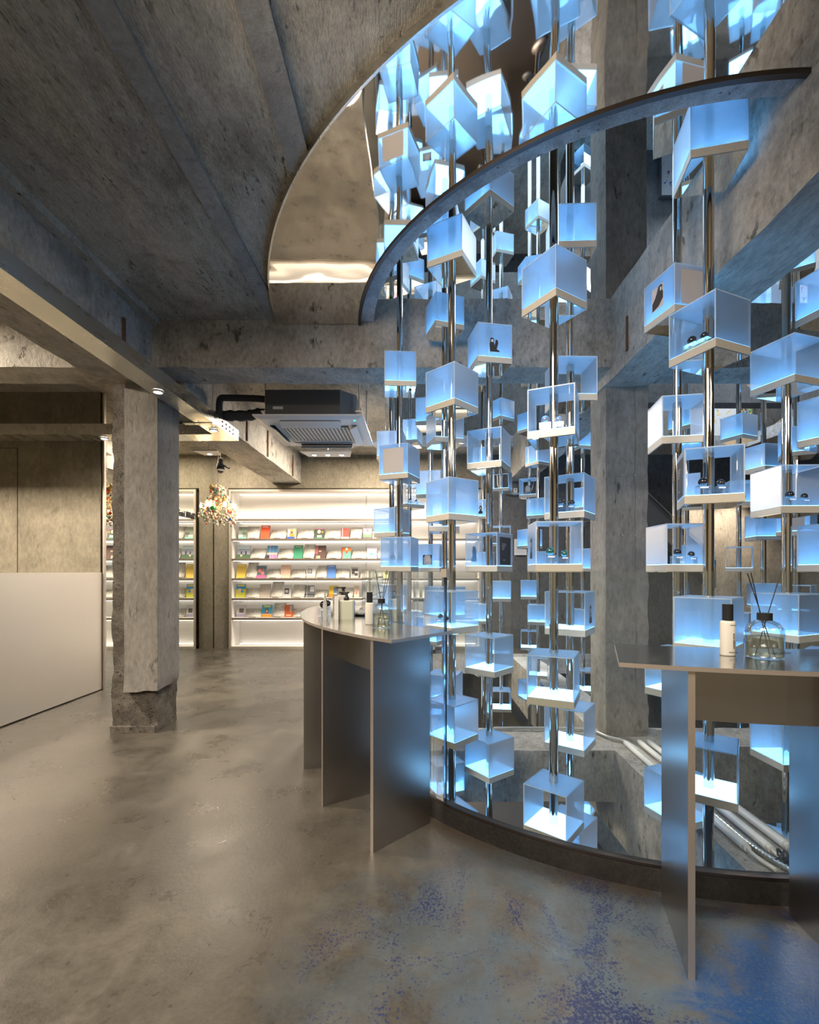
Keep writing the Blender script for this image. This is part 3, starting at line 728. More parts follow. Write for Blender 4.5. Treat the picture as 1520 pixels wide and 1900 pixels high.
# white boxes and grey drawer unit seen through the cubes
for i, (x, y, z, w, h) in enumerate([(-0.10,7.55,shelf_z(4),0.07,0.17),(0.0,7.55,shelf_z(4),0.06,0.20),(0.12,7.55,shelf_z(4),0.08,0.16),(0.25,7.55,shelf_z(4),0.07,0.19)]):
    tag(MB().box((x-w/2,y-0.04,z),(x+w/2,y+0.04,z+h)).build('product_box', M['white']), ['small white product box first from the books','tall white product box behind the first','low wide white product box on the shelf','white product box last along the shelf'][i], 'box', 'white product boxes')
dr = empty('drawer_unit', (0.02,6.95,0), 0, 'low grey drawer unit standing before the bookcase behind the cubes', 'cabinet')
MB().box((-0.10,0,0),(0.25,0.30,0.83)).build('body', M['ac_grey'], dr)
for k in range(3):
    d_ = MB().box((-0.095,-0.012,0.06+k*0.25),(0.245,-0.001,0.29+k*0.25)).build('drawer', M['cable_grey'], dr)

# ------------------------------------------------------------ lettering on the wall mirror
def letters(name, body, size, mat, loc, rot, depth=0.002, parent=None, sx=1.0):
    cu = bpy.data.curves.new(name, 'FONT'); cu.body = body; cu.size = size; cu.extrude = depth
    tmp = bpy.data.objects.new('tmp', cu); COL.objects.link(tmp)
    bpy.context.view_layer.update()
    me = bpy.data.meshes.new_from_object(tmp.evaluated_get(bpy.context.evaluated_depsgraph_get()))
    bpy.data.objects.remove(tmp); bpy.data.curves.remove(cu)
    me.materials.clear(); me.materials.append(mat)
    o = bpy.data.objects.new(name, me); COL.objects.link(o)
    o.location = loc; o.rotation_euler = rot; o.scale = (sx, 1, 1)
    if parent is not None: o.parent = parent
    return o
lt = letters('wall_lettering', 'Santé LIBRARY', 0.128, M['ink'], (-3.300, 6.05, 2.02), (pi/2, 0, pi/2), 0.004, None, 0.62)
lt.location.y = 6.82-0.62*max(v.co.x for v in lt.data.vertices)
tag(lt, 'black shop-name lettering standing on the wall mirror near its top', 'lettering')

# ------------------------------------------------------------ lighting channel (L shaped)
ch = empty('light_channel', (0,0,0), 0, 'L-shaped galvanised metal lighting channel hung under the long beam', 'lighting channel')
zc0, zc1 = 2.55, 2.652
MB().box((-1.79,-3.0,zc0),(-1.787,4.57,zc1)).box((-1.945,-3.0,zc0),(-1.79,4.57,zc0+0.003)).box((-1.948,-3.0,zc0),(-1.945,4.35,zc1)).build('long_run', M['channel'], ch)
MB().box((-3.305,4.35,zc0),(-1.945,4.353,zc1)).box((-3.305,4.353,zc0),(-1.945,4.57,zc0+0.003)).box((-3.305,4.567,zc0+0.003),(-1.79,4.57,zc1)).build('cross_run', M['channel'], ch)
mb = MB()
for dz in (0.03, 0.07):
    for k in range(4): mb.cyl((-1.786,4.20+k*0.08,zc0+dz), (-1.778,4.20+k*0.08,zc0+dz), 0.011, 10)
for k in range(4): mb.cyl((-2.05-k*0.06,4.349,zc0+0.03), (-2.05-k*0.06,4.343,zc0+0.03), 0.009, 8)
mb.build('rivets', M['steel_edge'], ch)
for (x, y) in ((-1.80,4.03),(-1.87,0.9)):
    hg = MB().cyl((x,y,zc0-0.01),(x,y,2.99 if y > 3.8 else 2.66),0.006,8).build('hanger_rod', M['steel_edge'], ch)
MB().box((-1.99,3.88,zc0-0.045),(-1.74,3.93,zc0-0.035)).build('hanger_bracket', M['channel'], ch)
for (x, y) in ((-1.87,4.20),(-1.87,3.3),(-2.6,4.46),(-3.05,4.46)):
    d_ = MB().lathe([(0.001,-0.012),(0.035,-0.012),(0.04,0.0)],16,0,(x,y,zc0-0.001)).build('downlight', M['shelfwhite'], ch)
    MB().cyl((x,y,zc0-0.0135),(x,y,zc0-0.0125),0.028,16).build('lens', M['lens'], d_)

# frontal channel across the left wall
o = empty('light_channel', (0,0,0), 0, 'straight galvanised channel crossing before the brown concrete wall', 'lighting channel')
MB().box((-6.1,4.35,zc0),(-3.306,4.353,zc1)).box((-6.1,4.353,zc0),(-3.306,4.57,zc0+0.003)).build('run', M['channel'], o)

# ------------------------------------------------------------ spotlight plates by the air unit and the chandelier
def light_plate(loc, sx, sy, n, lab):
    o = empty('spotlight_plate', loc, 0, lab, 'ceiling light', 'white plates of spotlights')
    mb = MB(); mb.prism([(-sx/2,-sy/2),(sx/2,-sy/2),(sx/2-0.05,sy/2),(-sx/2+0.05,sy/2)], 0, 0.018); mb.build('plate', M['ac_white'], o)
    for i in range(n):
        x = (i-(n-1)/2)*sx*0.27
        l_ = MB().cyl((x,0.02,-0.006),(x,0.02,0.0),0.032,18).build('lamp_ring', M['white'], o)
        MB().cyl((x,0.02,-0.0075),(x,0.02,-0.0065),0.025,18).build('lens', M['lens'], l_)
    MB().cyl((0,0,0.018),(0,0,3.14-loc[2]),0.006,8).build('hanger_rod', M['steel_edge'], o)
    return o
light_plate((-1.10,5.60,2.68), 0.62, 0.26, 3, 'white spotlight plate with three lamps behind the air conditioner')
light_plate((-2.62,5.75,2.73), 0.30, 0.22, 1, 'white spotlight plate with one lamp above the chandelier')
light_plate((-0.36,5.2,2.68), 0.34, 0.24, 1, 'white spotlight plate tucked between air conditioner and cubes')

# ------------------------------------------------------------ ceiling cassette air conditioner
ac = empty('air_conditioner', (-0.965,4.5,2.60), 0, 'white and grey cassette air conditioner hanging from the ceiling on rods', 'air conditioner')
mb = MB(); s_ = 0.485
P0 = [(-s_,-s_),(s_,-s_),(s_,s_),(-s_,s_)]
def ringq(mb, a, b, za, zb, m=0):
    n = len(a)
    mb.add([(x,y,za) for x,y in a]+[(x,y,zb) for x,y in b], [(i,(i+1)%n,n+(i+1)%n,n+i) for i in range(n)], m)
def sc(P, k): return [(x*k,y*k) for x,y in P]
ringq(mb, P0, P0, 0.028, 0.016); ringq(mb, P0, sc(P0,0.90), 0.016, 0.0); ringq(mb, sc(P0,0.90), sc(P0,0.66), 0.0, -0.002)
mb.add([(x,y,0.028) for x,y in P0], [(0,1,2,3)])
mb.add([(x,y,0.004) for x,y in sc(P0,0.67)], [(3,2,1,0)])
mb.build('fascia', M['ac_white'], ac)
mb = MB()
for i in range(17):
    x = -0.29+i*0.0363; mb.box((x,-0.22,-0.006),(x+0.016,0.22,0.001))
for i in range(9):
    y = -0.22+i*0.0535; mb.box((-0.29,y,-0.007),(0.306,y+0.006,-0.004))
mb.build('intake_grille', M['ac_white'], ac)
MB().box((-0.30,-0.23,-0.0045),(0.315,0.23,-0.0005)).build('filter', M['ac_grey'], ac)
for k in range(4):
    R4 = Matrix.Rotation(k*pi/2, 4, 'Z')
    sl = MB().box((-0.27,-0.40,-0.006),(0.27,-0.355,-0.001), 0, R4).build('air_slot', M['black'], ac)
    mx = R4 @ Matrix.Translation((0,-0.40,-0.006)) @ Matrix.Rotation(radians(-32), 4, 'X')
    MB().box((-0.27,0.0,-0.008),(0.27,0.075,-0.002), 0, mx).build('louvre', M['ac_white'], ac)
b_ = 0.40; c_ = 0.13
oct_ = [(-b_,-b_),(b_-c_,-b_),(b_,-b_+c_),(b_,b_-c_),(b_-c_,b_),(-b_+c_,b_),(-b_,b_-c_),(-b_,-b_+0.02)]
MB().prism(oct_, 0.028, 0.275).build('casing', M['ac_grey'], ac)
mb = MB().box((-0.33,-b_-0.002,0.10),(-0.24,-b_+0.001,0.125)); lb = mb.build('rating_label', M['cable_grey'], ac)
MB().cyl((0.40,-0.40,-0.004),(0.40,-0.40,0.004),0.008,10).build('indicator', plain('green lamp', (0,0.6,0.3), emit=(0,1,0.5), es=2), ac)
for x, y in ((-0.43,-0.30),(0.43,-0.30),(0.43,0.30),(-0.43,0.30)):
    MB().box((x-0.03,y-0.04,0.10),(x+0.03,y+0.04,0.11)).cyl((x,y,0.06),(x,y,0.54),0.006,8).cyl((x,y,0.095),(x,y,0.125),0.014,8).build('hanger', M['steel_edge'], ac)
def pipe(name, pts, r, mat, lab, cat='pipe', sub=6, wob=0.0):
    # smooth through the given points
    P = [Vector(p) for p in pts]; out = []
    for i in range(len(P)-1):
        p0 = P[max(i-1,0)]; p1 = P[i]; p2 = P[i+1]; p3 = P[min(i+2,len(P)-1)]
        for k in range(sub):
            t = k/sub; t2 = t*t; t3 = t2*t
            out.append(0.5*((2*p1)+(-p0+p2)*t+(2*p0-5*p1+4*p2-p3)*t2+(-p0+3*p1-3*p2+p3)*t3))
    out.append(P[-1])
    rr = r if not wob else (lambda t: r*(1+wob*sin(t*len(out)*2.2)))
    return tag(MB().tube(out, rr, 12).build(name, mat), lab, cat)
pipe('insulated_pipe', [(-1.37,4.25,2.83),(-1.46,4.22,2.84),(-1.75,4.2,2.84),(-1.80,4.2,2.835),(-1.815,4.2,2.80),(-1.82,4.2,2.72),(-1.82,4.2,2.60)], 0.030, M['foam'], 'thin black foam pipe looping from the air conditioner over the channel', sub=5)
pipe('insulated_pipe', [(-1.37,4.3,2.70),(-1.47,4.3,2.73),(-1.60,4.3,2.71),(-1.78,4.3,2.71),(-1.86,4.3,2.70)], 0.048, M['foam'], 'thick wrapped black pipe running from the air conditioner into the beam', sub=5, wob=0.12)
pipe('insulated_pipe', [(-1.36,4.93,2.84),(-1.33,4.95,2.92),(-1.28,5.0,2.98),(-1.26,5.02,3.12)], 0.036, M['foam'], 'short black pipe rising behind the air conditioner to the ceiling', sub=5)

# ------------------------------------------------------------ chandelier of coloured glass
cx_, cy_, cz_ = -2.585, 5.94, 1.87
cl = empty('chandelier', (cx_,cy_,cz_), 0, 'coloured glass chandelier hanging from a chain before the wall mirror', 'chandelier')
mb = MB()
for i in range(9):
    z = 0.50+i*0.035
    for k in range(10):
        a = 2*pi*k/10; b = 2*pi*(k+1)/10
        if i % 2: mb.cyl((0.011*cos(a),0,z+0.022*sin(a)),(0.011*cos(b),0,z+0.022*sin(b)),0.003,6,caps=False)
        else: mb.cyl((0,0.011*cos(a),z+0.022*sin(a)),(0,0.011*cos(b),z+0.022*sin(b)),0.003,6,caps=False)
mb.cyl((0,0,0.80),(0,0,3.14-cz_-0.0),0.004,8).cyl((0,0,3.12-cz_),(0,0,3.14-cz_),0.03,14)
mb.build('chain', M['steel_edge'], cl)
mb = MB()
mb.cyl((0,0,0.08),(0,0,0.50),0.012,10)
for k in range(6):
    a = 2*pi*k/6+0.3
    pts = [(0.012*cos(a),0.012*sin(a),0.14),(0.10*cos(a),0.10*sin(a),0.07),(0.18*cos(a),0.18*sin(a),0.09),(0.205*cos(a),0.205*sin(a),0.15)]
    mb.tube(pts, 0.007, 8)
    pts = [(0.02*cos(a),0.02*sin(a),0.44),(0.09*cos(a),0.09*sin(a),0.36),(0.12*cos(a),0.12*sin(a),0.26)]
    mb.tube(pts, 0.005, 8)
mb.build('frame', M['frame'], cl)
for k in range(6):
    a = 2*pi*k/6+0.3; x, y = 0.205*cos(a), 0.205*sin(a)
    c1 = MB().cyl((x,y,0.145),(x,y,0.19),0.010,10).build('candle', M['cream'], cl)
    MB().lathe([(0.003,0.19),(0.013,0.205),(0.015,0.22),(0.009,0.245),(0.001,0.262)],12,0,(x,y,0)).build('bulb', M['bulb'], c1)
rnd = random.Random(3)
bead_m = [plain('cream glass bead', (0.95,0.80,0.58), 0.15), plain('red bead', (0.75,0.05,0.02), 0.15), plain('orange bead', (0.85,0.3,0.05), 0.15), plain('green bead', (0.03,0.35,0.08), 0.12), plain('blue bead', (0.04,0.18,0.45), 0.15), plain('teal bead', (0.15,0.5,0.48), 0.15), plain('violet bead', (0.25,0.05,0.3), 0.15), plain('gold bead', (0.8,0.5,0.15), 0.2), plain('white bead', (0.85,0.82,0.76), 0.15)]
def blob(mb, p, r, m):
    n = 7 if r < 0.02 else 10
    q = rnd.uniform(0.7, 1.35)
    mb.ball(p, r, m, n, 5, q)
mb = MB()
for i in range(620):
    t_ = rnd.random()**0.8; z = 0.02+0.46*t_
    rad = 0.235*(1-t_)**0.75+0.035
    if z < 0.08: rad *= 0.6+z*5
    a = rnd.uniform(0, 2*pi); k = rnd.uniform(0.55, 1.0)
    m = rnd.choices(range(9), [70,6,5,3,4,4,2,8,30])[0]
    blob(mb, (rad*k*cos(a), rad*k*sin(a), z+rnd.uniform(-0.01,0.01)), rnd.uniform(0.008,0.020), m)
for i in range(26):
    a = rnd.uniform(0, 2*pi); rr = rnd.uniform(0.04,0.22)
    blob(mb, (rr*cos(a), rr*sin(a), rnd.uniform(-0.015,0.05)), rnd.uniform(0.010,0.020), rnd.choice([0,8,8,0,1]))
gb = mb.build('glass_beads', bead_m, cl); gb['kind'] = 'stuff'
MB().lathe([(0.001,-0.03),(0.03,-0.01),(0.045,0.012),(0.02,0.035),(0.001,0.04)],9,0,(0.0,-0.17,0.17)).build('green_glass_bird', bead_m[3], cl)
MB().lathe([(0.001,-0.055),(0.022,-0.03),(0.032,0.0),(0.015,0.04),(0.001,0.06)],8,0,(-0.075,-0.03,0.46)).build('amber_glass_flower', bead_m[7], cl)
fg = empty('hanging_ornament', (cx_+0.05,cy_-0.05,2.60), 0, 'small black bird-like ornament with white belly hanging above the chandelier', 'ornament')
MB().lathe([(0.001,-0.095),(0.03,-0.08),(0.05,-0.04),(0.045,0.01),(0.03,0.05),(0.035,0.075),(0.02,0.10),(0.001,0.11)],14).build('body', M['black'], fg)
MB().lathe([(0.001,-0.02),(0.036,-0.01),(0.052,0.0),(0.036,0.012),(0.001,0.02)],14,0,(0.01,-0.01,-0.05)).build('belly', M['white'], fg)
MB().tube([(0.02,0,0.02),(0.06,0,0.0),(0.11,-0.01,-0.03),(0.13,-0.01,-0.02)], lambda t: 0.012*(1-0.5*t), 8).build('wing', M['black'], fg)
MB().cyl((0,0,0.10),(0,0,0.54),0.004,8).build('string', M['white'], fg)

# ------------------------------------------------------------ steel counters
ZT = 0.961
def counter(name, lab, a0, a1, legs, ap, round_end):
    o = empty(name, (0,0,0), 0, lab, 'counter')
    mb = MB()
    R0, R1 = 1.885, 2.36
    n = 40
    outer = [(CX+R1*sin(radians(a0+(a1-a0)*i/n)), CY-R1*cos(radians(a0+(a1-a0)*i/n))) for i in range(n+1)]
    inner = [(CX+(R0+0.065)*sin(radians(a0+(a1-a0)*i/n)), CY-(R0+0.065)*cos(radians(a0+(a1-a0)*i/n))) for i in range(n, -1, -1)]
    if round_end:
        # half-round far end
        t = radians(a0); mid = (R0+0.065+R1)/2; hw = (R1-R0-0.065)/2
        c = Vector((CX+mid*sin(t), CY-mid*cos(t))); er = Vector((sin(t), -cos(t))); et = Vector((-cos(t), -sin(t)))
        arc = [c-er*hw*cos(pi*k/12)+et*hw*sin(pi*k/12) for k in range(1, 12)]
        poly = outer+inner+[(p.x, p.y) for p in arc]
    else: poly = outer+inner
    if round_end:   # the near tip reaches in past the glass joint
        pass
    mb.prism(poly, ZT-0.014, ZT, 1, 0, 1)
    mb.build('counter_top', [M['counter_top'], M['steel_edge']], o)
    for k, t in enumerate(legs):
        t = radians(t); er = Vector((sin(t), -cos(t), 0)); et = Vector((cos(t), sin(t), 0)); c = Vector((CX, CY, 0))
        mb = MB(); h = 0.010
        a = c+er*1.99; b = c+er*2.345
        P = [a-et*h, b-et*h, b+et*h, a+et*h]
        vs = [Vector((p.x,p.y,0)) for p in P]+[Vector((p.x,p.y,ZT-0.0145)) for p in P]
        mb.add(vs, [(0,1,5,4),(2,3,7,6)], 0); mb.add(vs, [(1,2,6,5),(3,0,4,7),(4,5,6,7),(3,2,1,0)], 1)
        mb.build('leg_panel', [M['counter'], M['steel_edge']], o)
    for i in range(len(legs)-1):
        mb = MB(); sector(mb, 2.195, 2.205, legs[i]+0.28, legs[i+1]-0.28, ZT-0.205, ZT-0.0145, 6, 0)
        mb.build('apron', [M['counter']], o)
    return o
counter('display_counter', 'long curved brushed steel counter on radial leg panels before the cubes', -92, -43, (-84,-71.4,-58.9,-46.6), None, True)
counter('display_counter', 'near brushed steel counter holding the reed diffuser and white spray bottle', -21.4, 16, (-16.4,-4.0,12), None, False)

def pol(deg, R, z=ZT): t = radians(deg); return Vector((CX+R*sin(t), CY-R*cos(t), z))
def at(px, d, z): return Vector(((px-775)/850*d, d, z))

def spray(loc, lab, text=True):
    o = empty('spray_bottle', loc, 0, lab, 'spray bottle')
    w = 0.0245
    prof = [(0.001,0.0),(w*0.96,0.0),(w,0.004),(w,0.112),(w*0.93,0.118),(0.016,0.120),(0.001,0.1202)]
    b = MB().lathe(prof, 28, 0, (0,0,0), 1, 0.78).build('body', M['cream'], o)
    MB().cyl((0,0,0.121),(0,0,0.176),0.0165,24).build('cap', M['black'], o)
    if text:
        letters('label_text', 'Santé LIBRARY', 0.0085, M['ink'], (0.006,-0.0195,0.078), (pi/2, pi/2, 0), 0.0003, o)
        letters('label_text', 'HAND MIST', 0.004, M['ink'], (-0.004,-0.0195,0.104), (pi/2, 0, 0), 0.0003, o)
        letters('label_text', 'Relaxing Night', 0.005, M['ink'], (-0.008,-0.0195,0.012), (pi/2, 0, 0), 0.0003, o)
    return o
def diffuser(loc, lab, reeds, big=1.0, text=True):
    o = empty('reed_diffuser', loc, 0, lab, 'reed diffuser')
    r = 0.0545*big
    prof = [(0.001,0.002),(r*0.90,0.0),(r*0.99,0.004),(r,0.015),(r,0.085),(r*0.95,0.100),(r*0.78,0.115),(r*0.5,0.124),(0.020*big,0.128)]
    MB().lathe(prof, 36).build('glass_body', M['bottle_glass'], o)
    r2 = r-0.003
    MB().lathe([(0.001,0.006),(r2*0.95,0.006),(r2,0.012),(r2,0.070),(0.001,0.0702)], 36).build('liquid', M['liquid'], o)
    mb = MB().cyl((0,0,0.126),(0,0,0.150),0.022*big,28); mb.build('collar', M['black'], o)
    for (dx, dy, h, bx_, by_) in reeds:
        MB().cyl((bx_,by_,0.008),(dx,dy,h),0.0016,8).build('reed', M['black'], o)
    if text: letters('label_text', 'Santé LIBRARY', 0.010, M['ink'], (-0.018,-r*1.005,0.022), (pi/2, 0, 0), 0.0003, o)
    return o
spray(at(1350.5,1.575,ZT), 'cream spray bottle with black cap standing on the near steel counter')
d0 = 1.53; base = at(1419,d0,ZT)
kk = d0/850
diffuser(base, 'large reed diffuser with black reeds standing on the near steel counter',
         [((1387-1419)*kk,0.0,(1222-1065)*kk,0.034,0.0),((1398.5-1419)*kk,0.012,(1222-1064)*kk,0.024,0.01),((1447-1419)*kk,-0.005,(1222-1064)*kk,-0.032,0.0)])
spray(at(686,2.49,ZT), 'white spray bottle with black cap by the far reed diffuser', False)
d0 = 2.34; kk = d0/850
diffuser(at(708,d0,ZT), 'reed diffuser with three black reeds on the long curved counter',
         [((697-708)*kk,0.0,(1166-1060)*kk,0.02,0.0),((718-708)*kk,0.01,(1166-1059)*kk,-0.015,0.0),((723.5-708)*kk,-0.005,(1166-1061)*kk,-0.02,-0.01)], 0.85)

def pump(loc, lab, w, h, matb, rz=0.0):
    o = empty('pump_bottle', loc, rz, lab, 'pump bottle')
    mb = MB(); q = w/2; c = 0.008
    poly = [(-q+c,-q*0.7),(q-c,-q*0.7),(q,-q*0.7+c),(q,q*0.7-c),(q-c,q*0.7),(-q+c,q*0.7),(-q,q*0.7-c),(-q,-q*0.7+c)]
    mb.prism(poly, 0, h-0.006); ringq(mb, poly, sc(poly,0.9), h-0.006, h)
    mb.add([(x,y,h) for x,y in sc(poly,0.9)], [tuple(range(8))])
    mb.build('body', matb, o)
    MB().lathe([(0.001,h),(0.017,h),(0.017,h+0.018),(0.009,h+0.024),(0.009,h+0.040),(0.018,h+0.044),(0.018,h+0.052),(0.001,h+0.053)],20).build('pump_head', M['black'], o)
    MB().box((-0.045,-0.006,h+0.044),(0.0,0.006,h+0.052)).build('spout', M['black'], o)
    return o
pump(at(643,2.80,ZT), 'square pale green pump bottle with a black pump on the curved counter', 0.098, 0.112, M['cream_green'])
pump(at(637,2.98,ZT), 'tall pale pump bottle half hidden behind the square green one', 0.070, 0.135, M['cream'], 0.2)
o = tag(MB().box((-0.012,-0.03,0),(0.012,0.03,0.135)).build('product_box', M['ac_white'], None, at(624.5,2.75,ZT), 0.15), 'slim white carton with dark lines beside the green pump bottle', 'box')
o = tag(MB().box((-0.010,-0.035,0),(0.010,0.035,0.15)).build('product_box', M['channel'], None, at(621.5,2.86,ZT), 0.1), 'slim silver carton standing behind the white carton', 'box')
o = empty('white_tube', at(618.5,3.02,ZT), 0, 'small white tube bottle behind the cartons on the curved counter', 'tube'); MB().lathe([(0.001,0),(0.014,0),(0.014,0.095),(0.001,0.096)],18).build('body', M['white'], o); MB().cyl((0,0,0.096),(0,0,0.12),0.012,16).build('cap', M['cable_grey'], o)
# shell-like silver stone standing on edge
mb = MB(); n = 20
prof_ = [(0.0,0.0),(0.022,0.0),(0.030,0.02),(0.030,0.05),(0.024,0.09),(0.014,0.13),(0.005,0.165),(0.0,0.175)]
ang = [(-w_, z) for w_, z in reversed(prof_)]+[(w_, z) for w_, z in prof_[1:-1]]
mb = MB(); vs = [(0.75*x*0.55, -0.006, z) for x, z in ang]; vb = [(x*0.42, 0.006, z) for x, z in ang]; L = len(ang)
mb.add(vs+vb, [tuple(range(L)), tuple(reversed(range(L,2*L)))]+[(i,L+i,L+(i+1)%L,(i+1)%L) for i in range(L)])
tag(mb.build('stone_shard', M['cable_grey'], None, at(603,2.72,ZT)), 'pointed grey stone shard standing on the curved counter', 'stone')
def perfume(loc, s, cap, rz=0.0, lab=None, group=None, fill=None, parent=None):
    o = empty('perfume_bottle', loc, rz, lab, 'perfume bottle', group)
    w = 0.030*s; h = 0.048*s
    MB().box((-w,-w*0.7,0.001),(w,w*0.7,h)).build('glass_body', M['bottle_glass'], o)
    MB().box((-w*0.6,-w*0.7-0.0008,h*0.72),(w*0.6,-w*0.7-0.0002,h*0.88)).build('label', M['white'], o)
    MB().ball((0,0,h+0.020*s),0.0215*s,0,18,11).build('stopper', cap, o)
    if fill is not None: MB().box((-w*0.85,-w*0.55,0.004),(w*0.85,w*0.55,h*0.6)).build('perfume', fill, o)
    return o
perfume(at(600,2.95,ZT), 1.1, M['black_gloss'], 0.2, 'first black-capped perfume bottle beside the stone shard', 'perfume bottles by the stone shard')
perfume(at(607,3.06,ZT), 1.1, M['black_gloss'], -0.1, 'second black-capped perfume bottle behind the stone shard', 'perfume bottles by the stone shard')
mb = MB(); mb.lathe([(0.001,0.004),(0.03,0.0),(0.052,0.010),(0.062,0.028),(0.059,0.028),(0.05,0.013),(0.001,0.008)],24)
o = tag(mb.build('trinket_dish', M['cable_grey'], None, at(668,3.0,ZT)), 'small shallow grey dish on the curved counter behind the spray bottle', 'dish')

# ------------------------------------------------------------ poles and lit cubes
TRAY_H = 0.044; CS = 0.245; CH = 0.27
def make_cube(tunnel):
    o = empty('cube_lamp', (0,0,0))
    h = CS/2
    tr = MB()
    # hollow rim around the pole
    tr.box((-h,-h,0.003),(h,h,TRAY_H-0.002)).build('light_tray', M['tray'], o)
    t_ = o.children[0]
    MB().box((-h+0.004,-h+0.004,0.0),(h-0.004,h-0.004,0.0028)).build('mirror_underside', M['mirror'], t_)
    MB().box((-h+0.003,-h+0.003,TRAY_H-0.0018),(h-0.003,h-0.003,TRAY_H)).build('glowing_panel', M['glow'], t_)
    mb = MB(); w = 0.006
    z0, z1 = TRAY_H+0.0002, CH
    mb.box((-h,-h,z1-w),(h,h,z1), mside=[0,0,1,1,1,1])
    mb.box((-h,-h,z0),(-h+w,h,z1-w), mside=[1,1,1,0,1,0])
    mb.box((h-w,-h,z0),(h,h,z1-w), mside=[1,1,1,0,1,0])
    if not tunnel:
        mb.box((-h+w,-h,z0),(h-w,-h+w,z1-w), mside=[1,1,0,1,0,1])
        mb.box((-h+w,h-w,z0),(h-w,h,z1-w), mside=[1,1,0,1,0,1])
    mb.build('acrylic_cover', [M['frost'], M['frost_edge']], o)
    return o
def make_pole(z0, z1):
    o = empty('pole', (0,0,0))
    MB().cyl((0,0,z0),(0,0,z1),0.0245,20,caps=True).build('tube', M['chrome'], o)
    MB().lathe([(0.025,z0+0.012),(0.075,z0+0.012),(0.08,z0+0.006),(0.08,z0)],24).build('base_flange', M['steel_edge'], o)
    return o

def poly_shape(mb, pts, m, x0, x1, z0, z1, y):
    mb.add([(x0+(x1-x0)*u, y, z0+(z1-z0)*v) for u, v in pts], [tuple(range(len(pts)))], m)
FIG = {
 'typist': [[(.1,.0),(.85,.0),(.85,.08),(.62,.18),(.75,.6),(.70,.8),(.55,.85),(.5,.6),(.42,.35),(.45,.5),(.38,.62),(.42,.74),(.40,.9),(.22,.97),(.10,.88),(.12,.72),(.05,.5)]],
 'armfold': [[(.05,.0),(.6,.1),(.95,.35),(.95,.6),(.85,.75),(.90,.9),(.75,1),(.55,.95),(.45,.75),(.3,.55),(.05,.35)]],
 'face': [[(.1,.05),(.9,.0),(.95,.5),(.8,.95),(.3,1),(.08,.7)]],
 'port': [[(.15,.0),(.85,.0),(.80,.25),(.62,.42),(.72,.62),(.68,.88),(.5,1),(.32,.88),(.28,.62),(.40,.42),(.20,.25)]],
 'woman': [[(.05,.0),(.95,.0),(.95,.2),(.7,.35),(.8,.7),(.6,.98),(.25,.95),(.1,.6)]],
}
LIGHT = {'typist': [[(.18,.66),(.34,.66),(.36,.82),(.2,.84)]], 'armfold': [[(.70,.72),(.82,.72),(.82,.88),(.70,.88)]], 'face': [[(.30,.30),(.72,.28),(.75,.6),(.62,.82),(.35,.8)]],
         'port': [[(.42,.55),(.58,.55),(.60,.78),(.42,.78)]], 'woman': [[(.3,.45),(.55,.42),(.6,.78),(.35,.82)]]}
def add_print(root, kind, face):
    h = CS/2+0.0012
    mb = MB(); mats = [M['print_pale'], M['ink'], M['paper'], M['poster']]
    big = kind in ('poster', 'print', 'photo')
    if kind == 'typist': r = (-0.045, 0.045, 0.075, 0.175)
    elif kind == 'armfold': r = (-0.055, 0.04, 0.085, 0.215)
    elif big: r = (-0.085, 0.085, 0.05, 0.24)
    elif kind == 'face': r = (-0.045, 0.045, 0.07, 0.165)
    else: r = (-0.045, 0.045, 0.075, 0.19)
    x0, x1, z0, z1 = r
    if kind in ('poster',):
        mb.box((x0,-h-0.001,z0),(x1,-h,z1), 3)
        for k in range(4): mb.box((x0+0.03,-h-0.0016,z1-0.05-k*0.012),(x0+0.10-0.012*k,-h-0.0011,z1-0.046-k*0.012), 0)
        mb.box((x0+0.05,-h-0.0016,z0+0.03),(x0+0.08,-h-0.0011,z0+0.034), 0)
    elif kind in ('print', 'photo'):
        mb.box((x0,-h-0.001,z0),(x1,-h,z1), 0)
        if kind == 'print':
            for k in range(40):
                a = k*2.4; rr = 0.006*sqrt(k)
                mb.box((rr*cos(a)-0.002,-h-0.0016,0.14+rr*sin(a)*1.3),(rr*cos(a)+0.002,-h-0.0011,0.143+rr*sin(a)*1.3), 2)
    else:
        if kind != 'armfold' and kind != 'face':
            pass
        if kind in ('armfold', 'face'): mb.box((x0,-h-0.0005,z0),(x1,-h,z1), 0 if kind == 'armfold' else 1)
        for P in FIG[kind]: poly_shape(mb, P, 1 if kind != 'face' else 0, x0, x1, z0, z1, -h-0.0011)
        for P in LIGHT.get(kind, []): poly_shape(mb, P, 2 if kind != 'face' else 2, x0, x1, z0, z1, -h-0.0016)
    o = mb.build('photo_print', mats, root, recalc=False)
    o.rotation_euler.z = {'f': 0, 'l': -pi/2, 'r': pi/2}[face]
    if face == 'l': o.rotation_euler.z = -pi/2
    return o

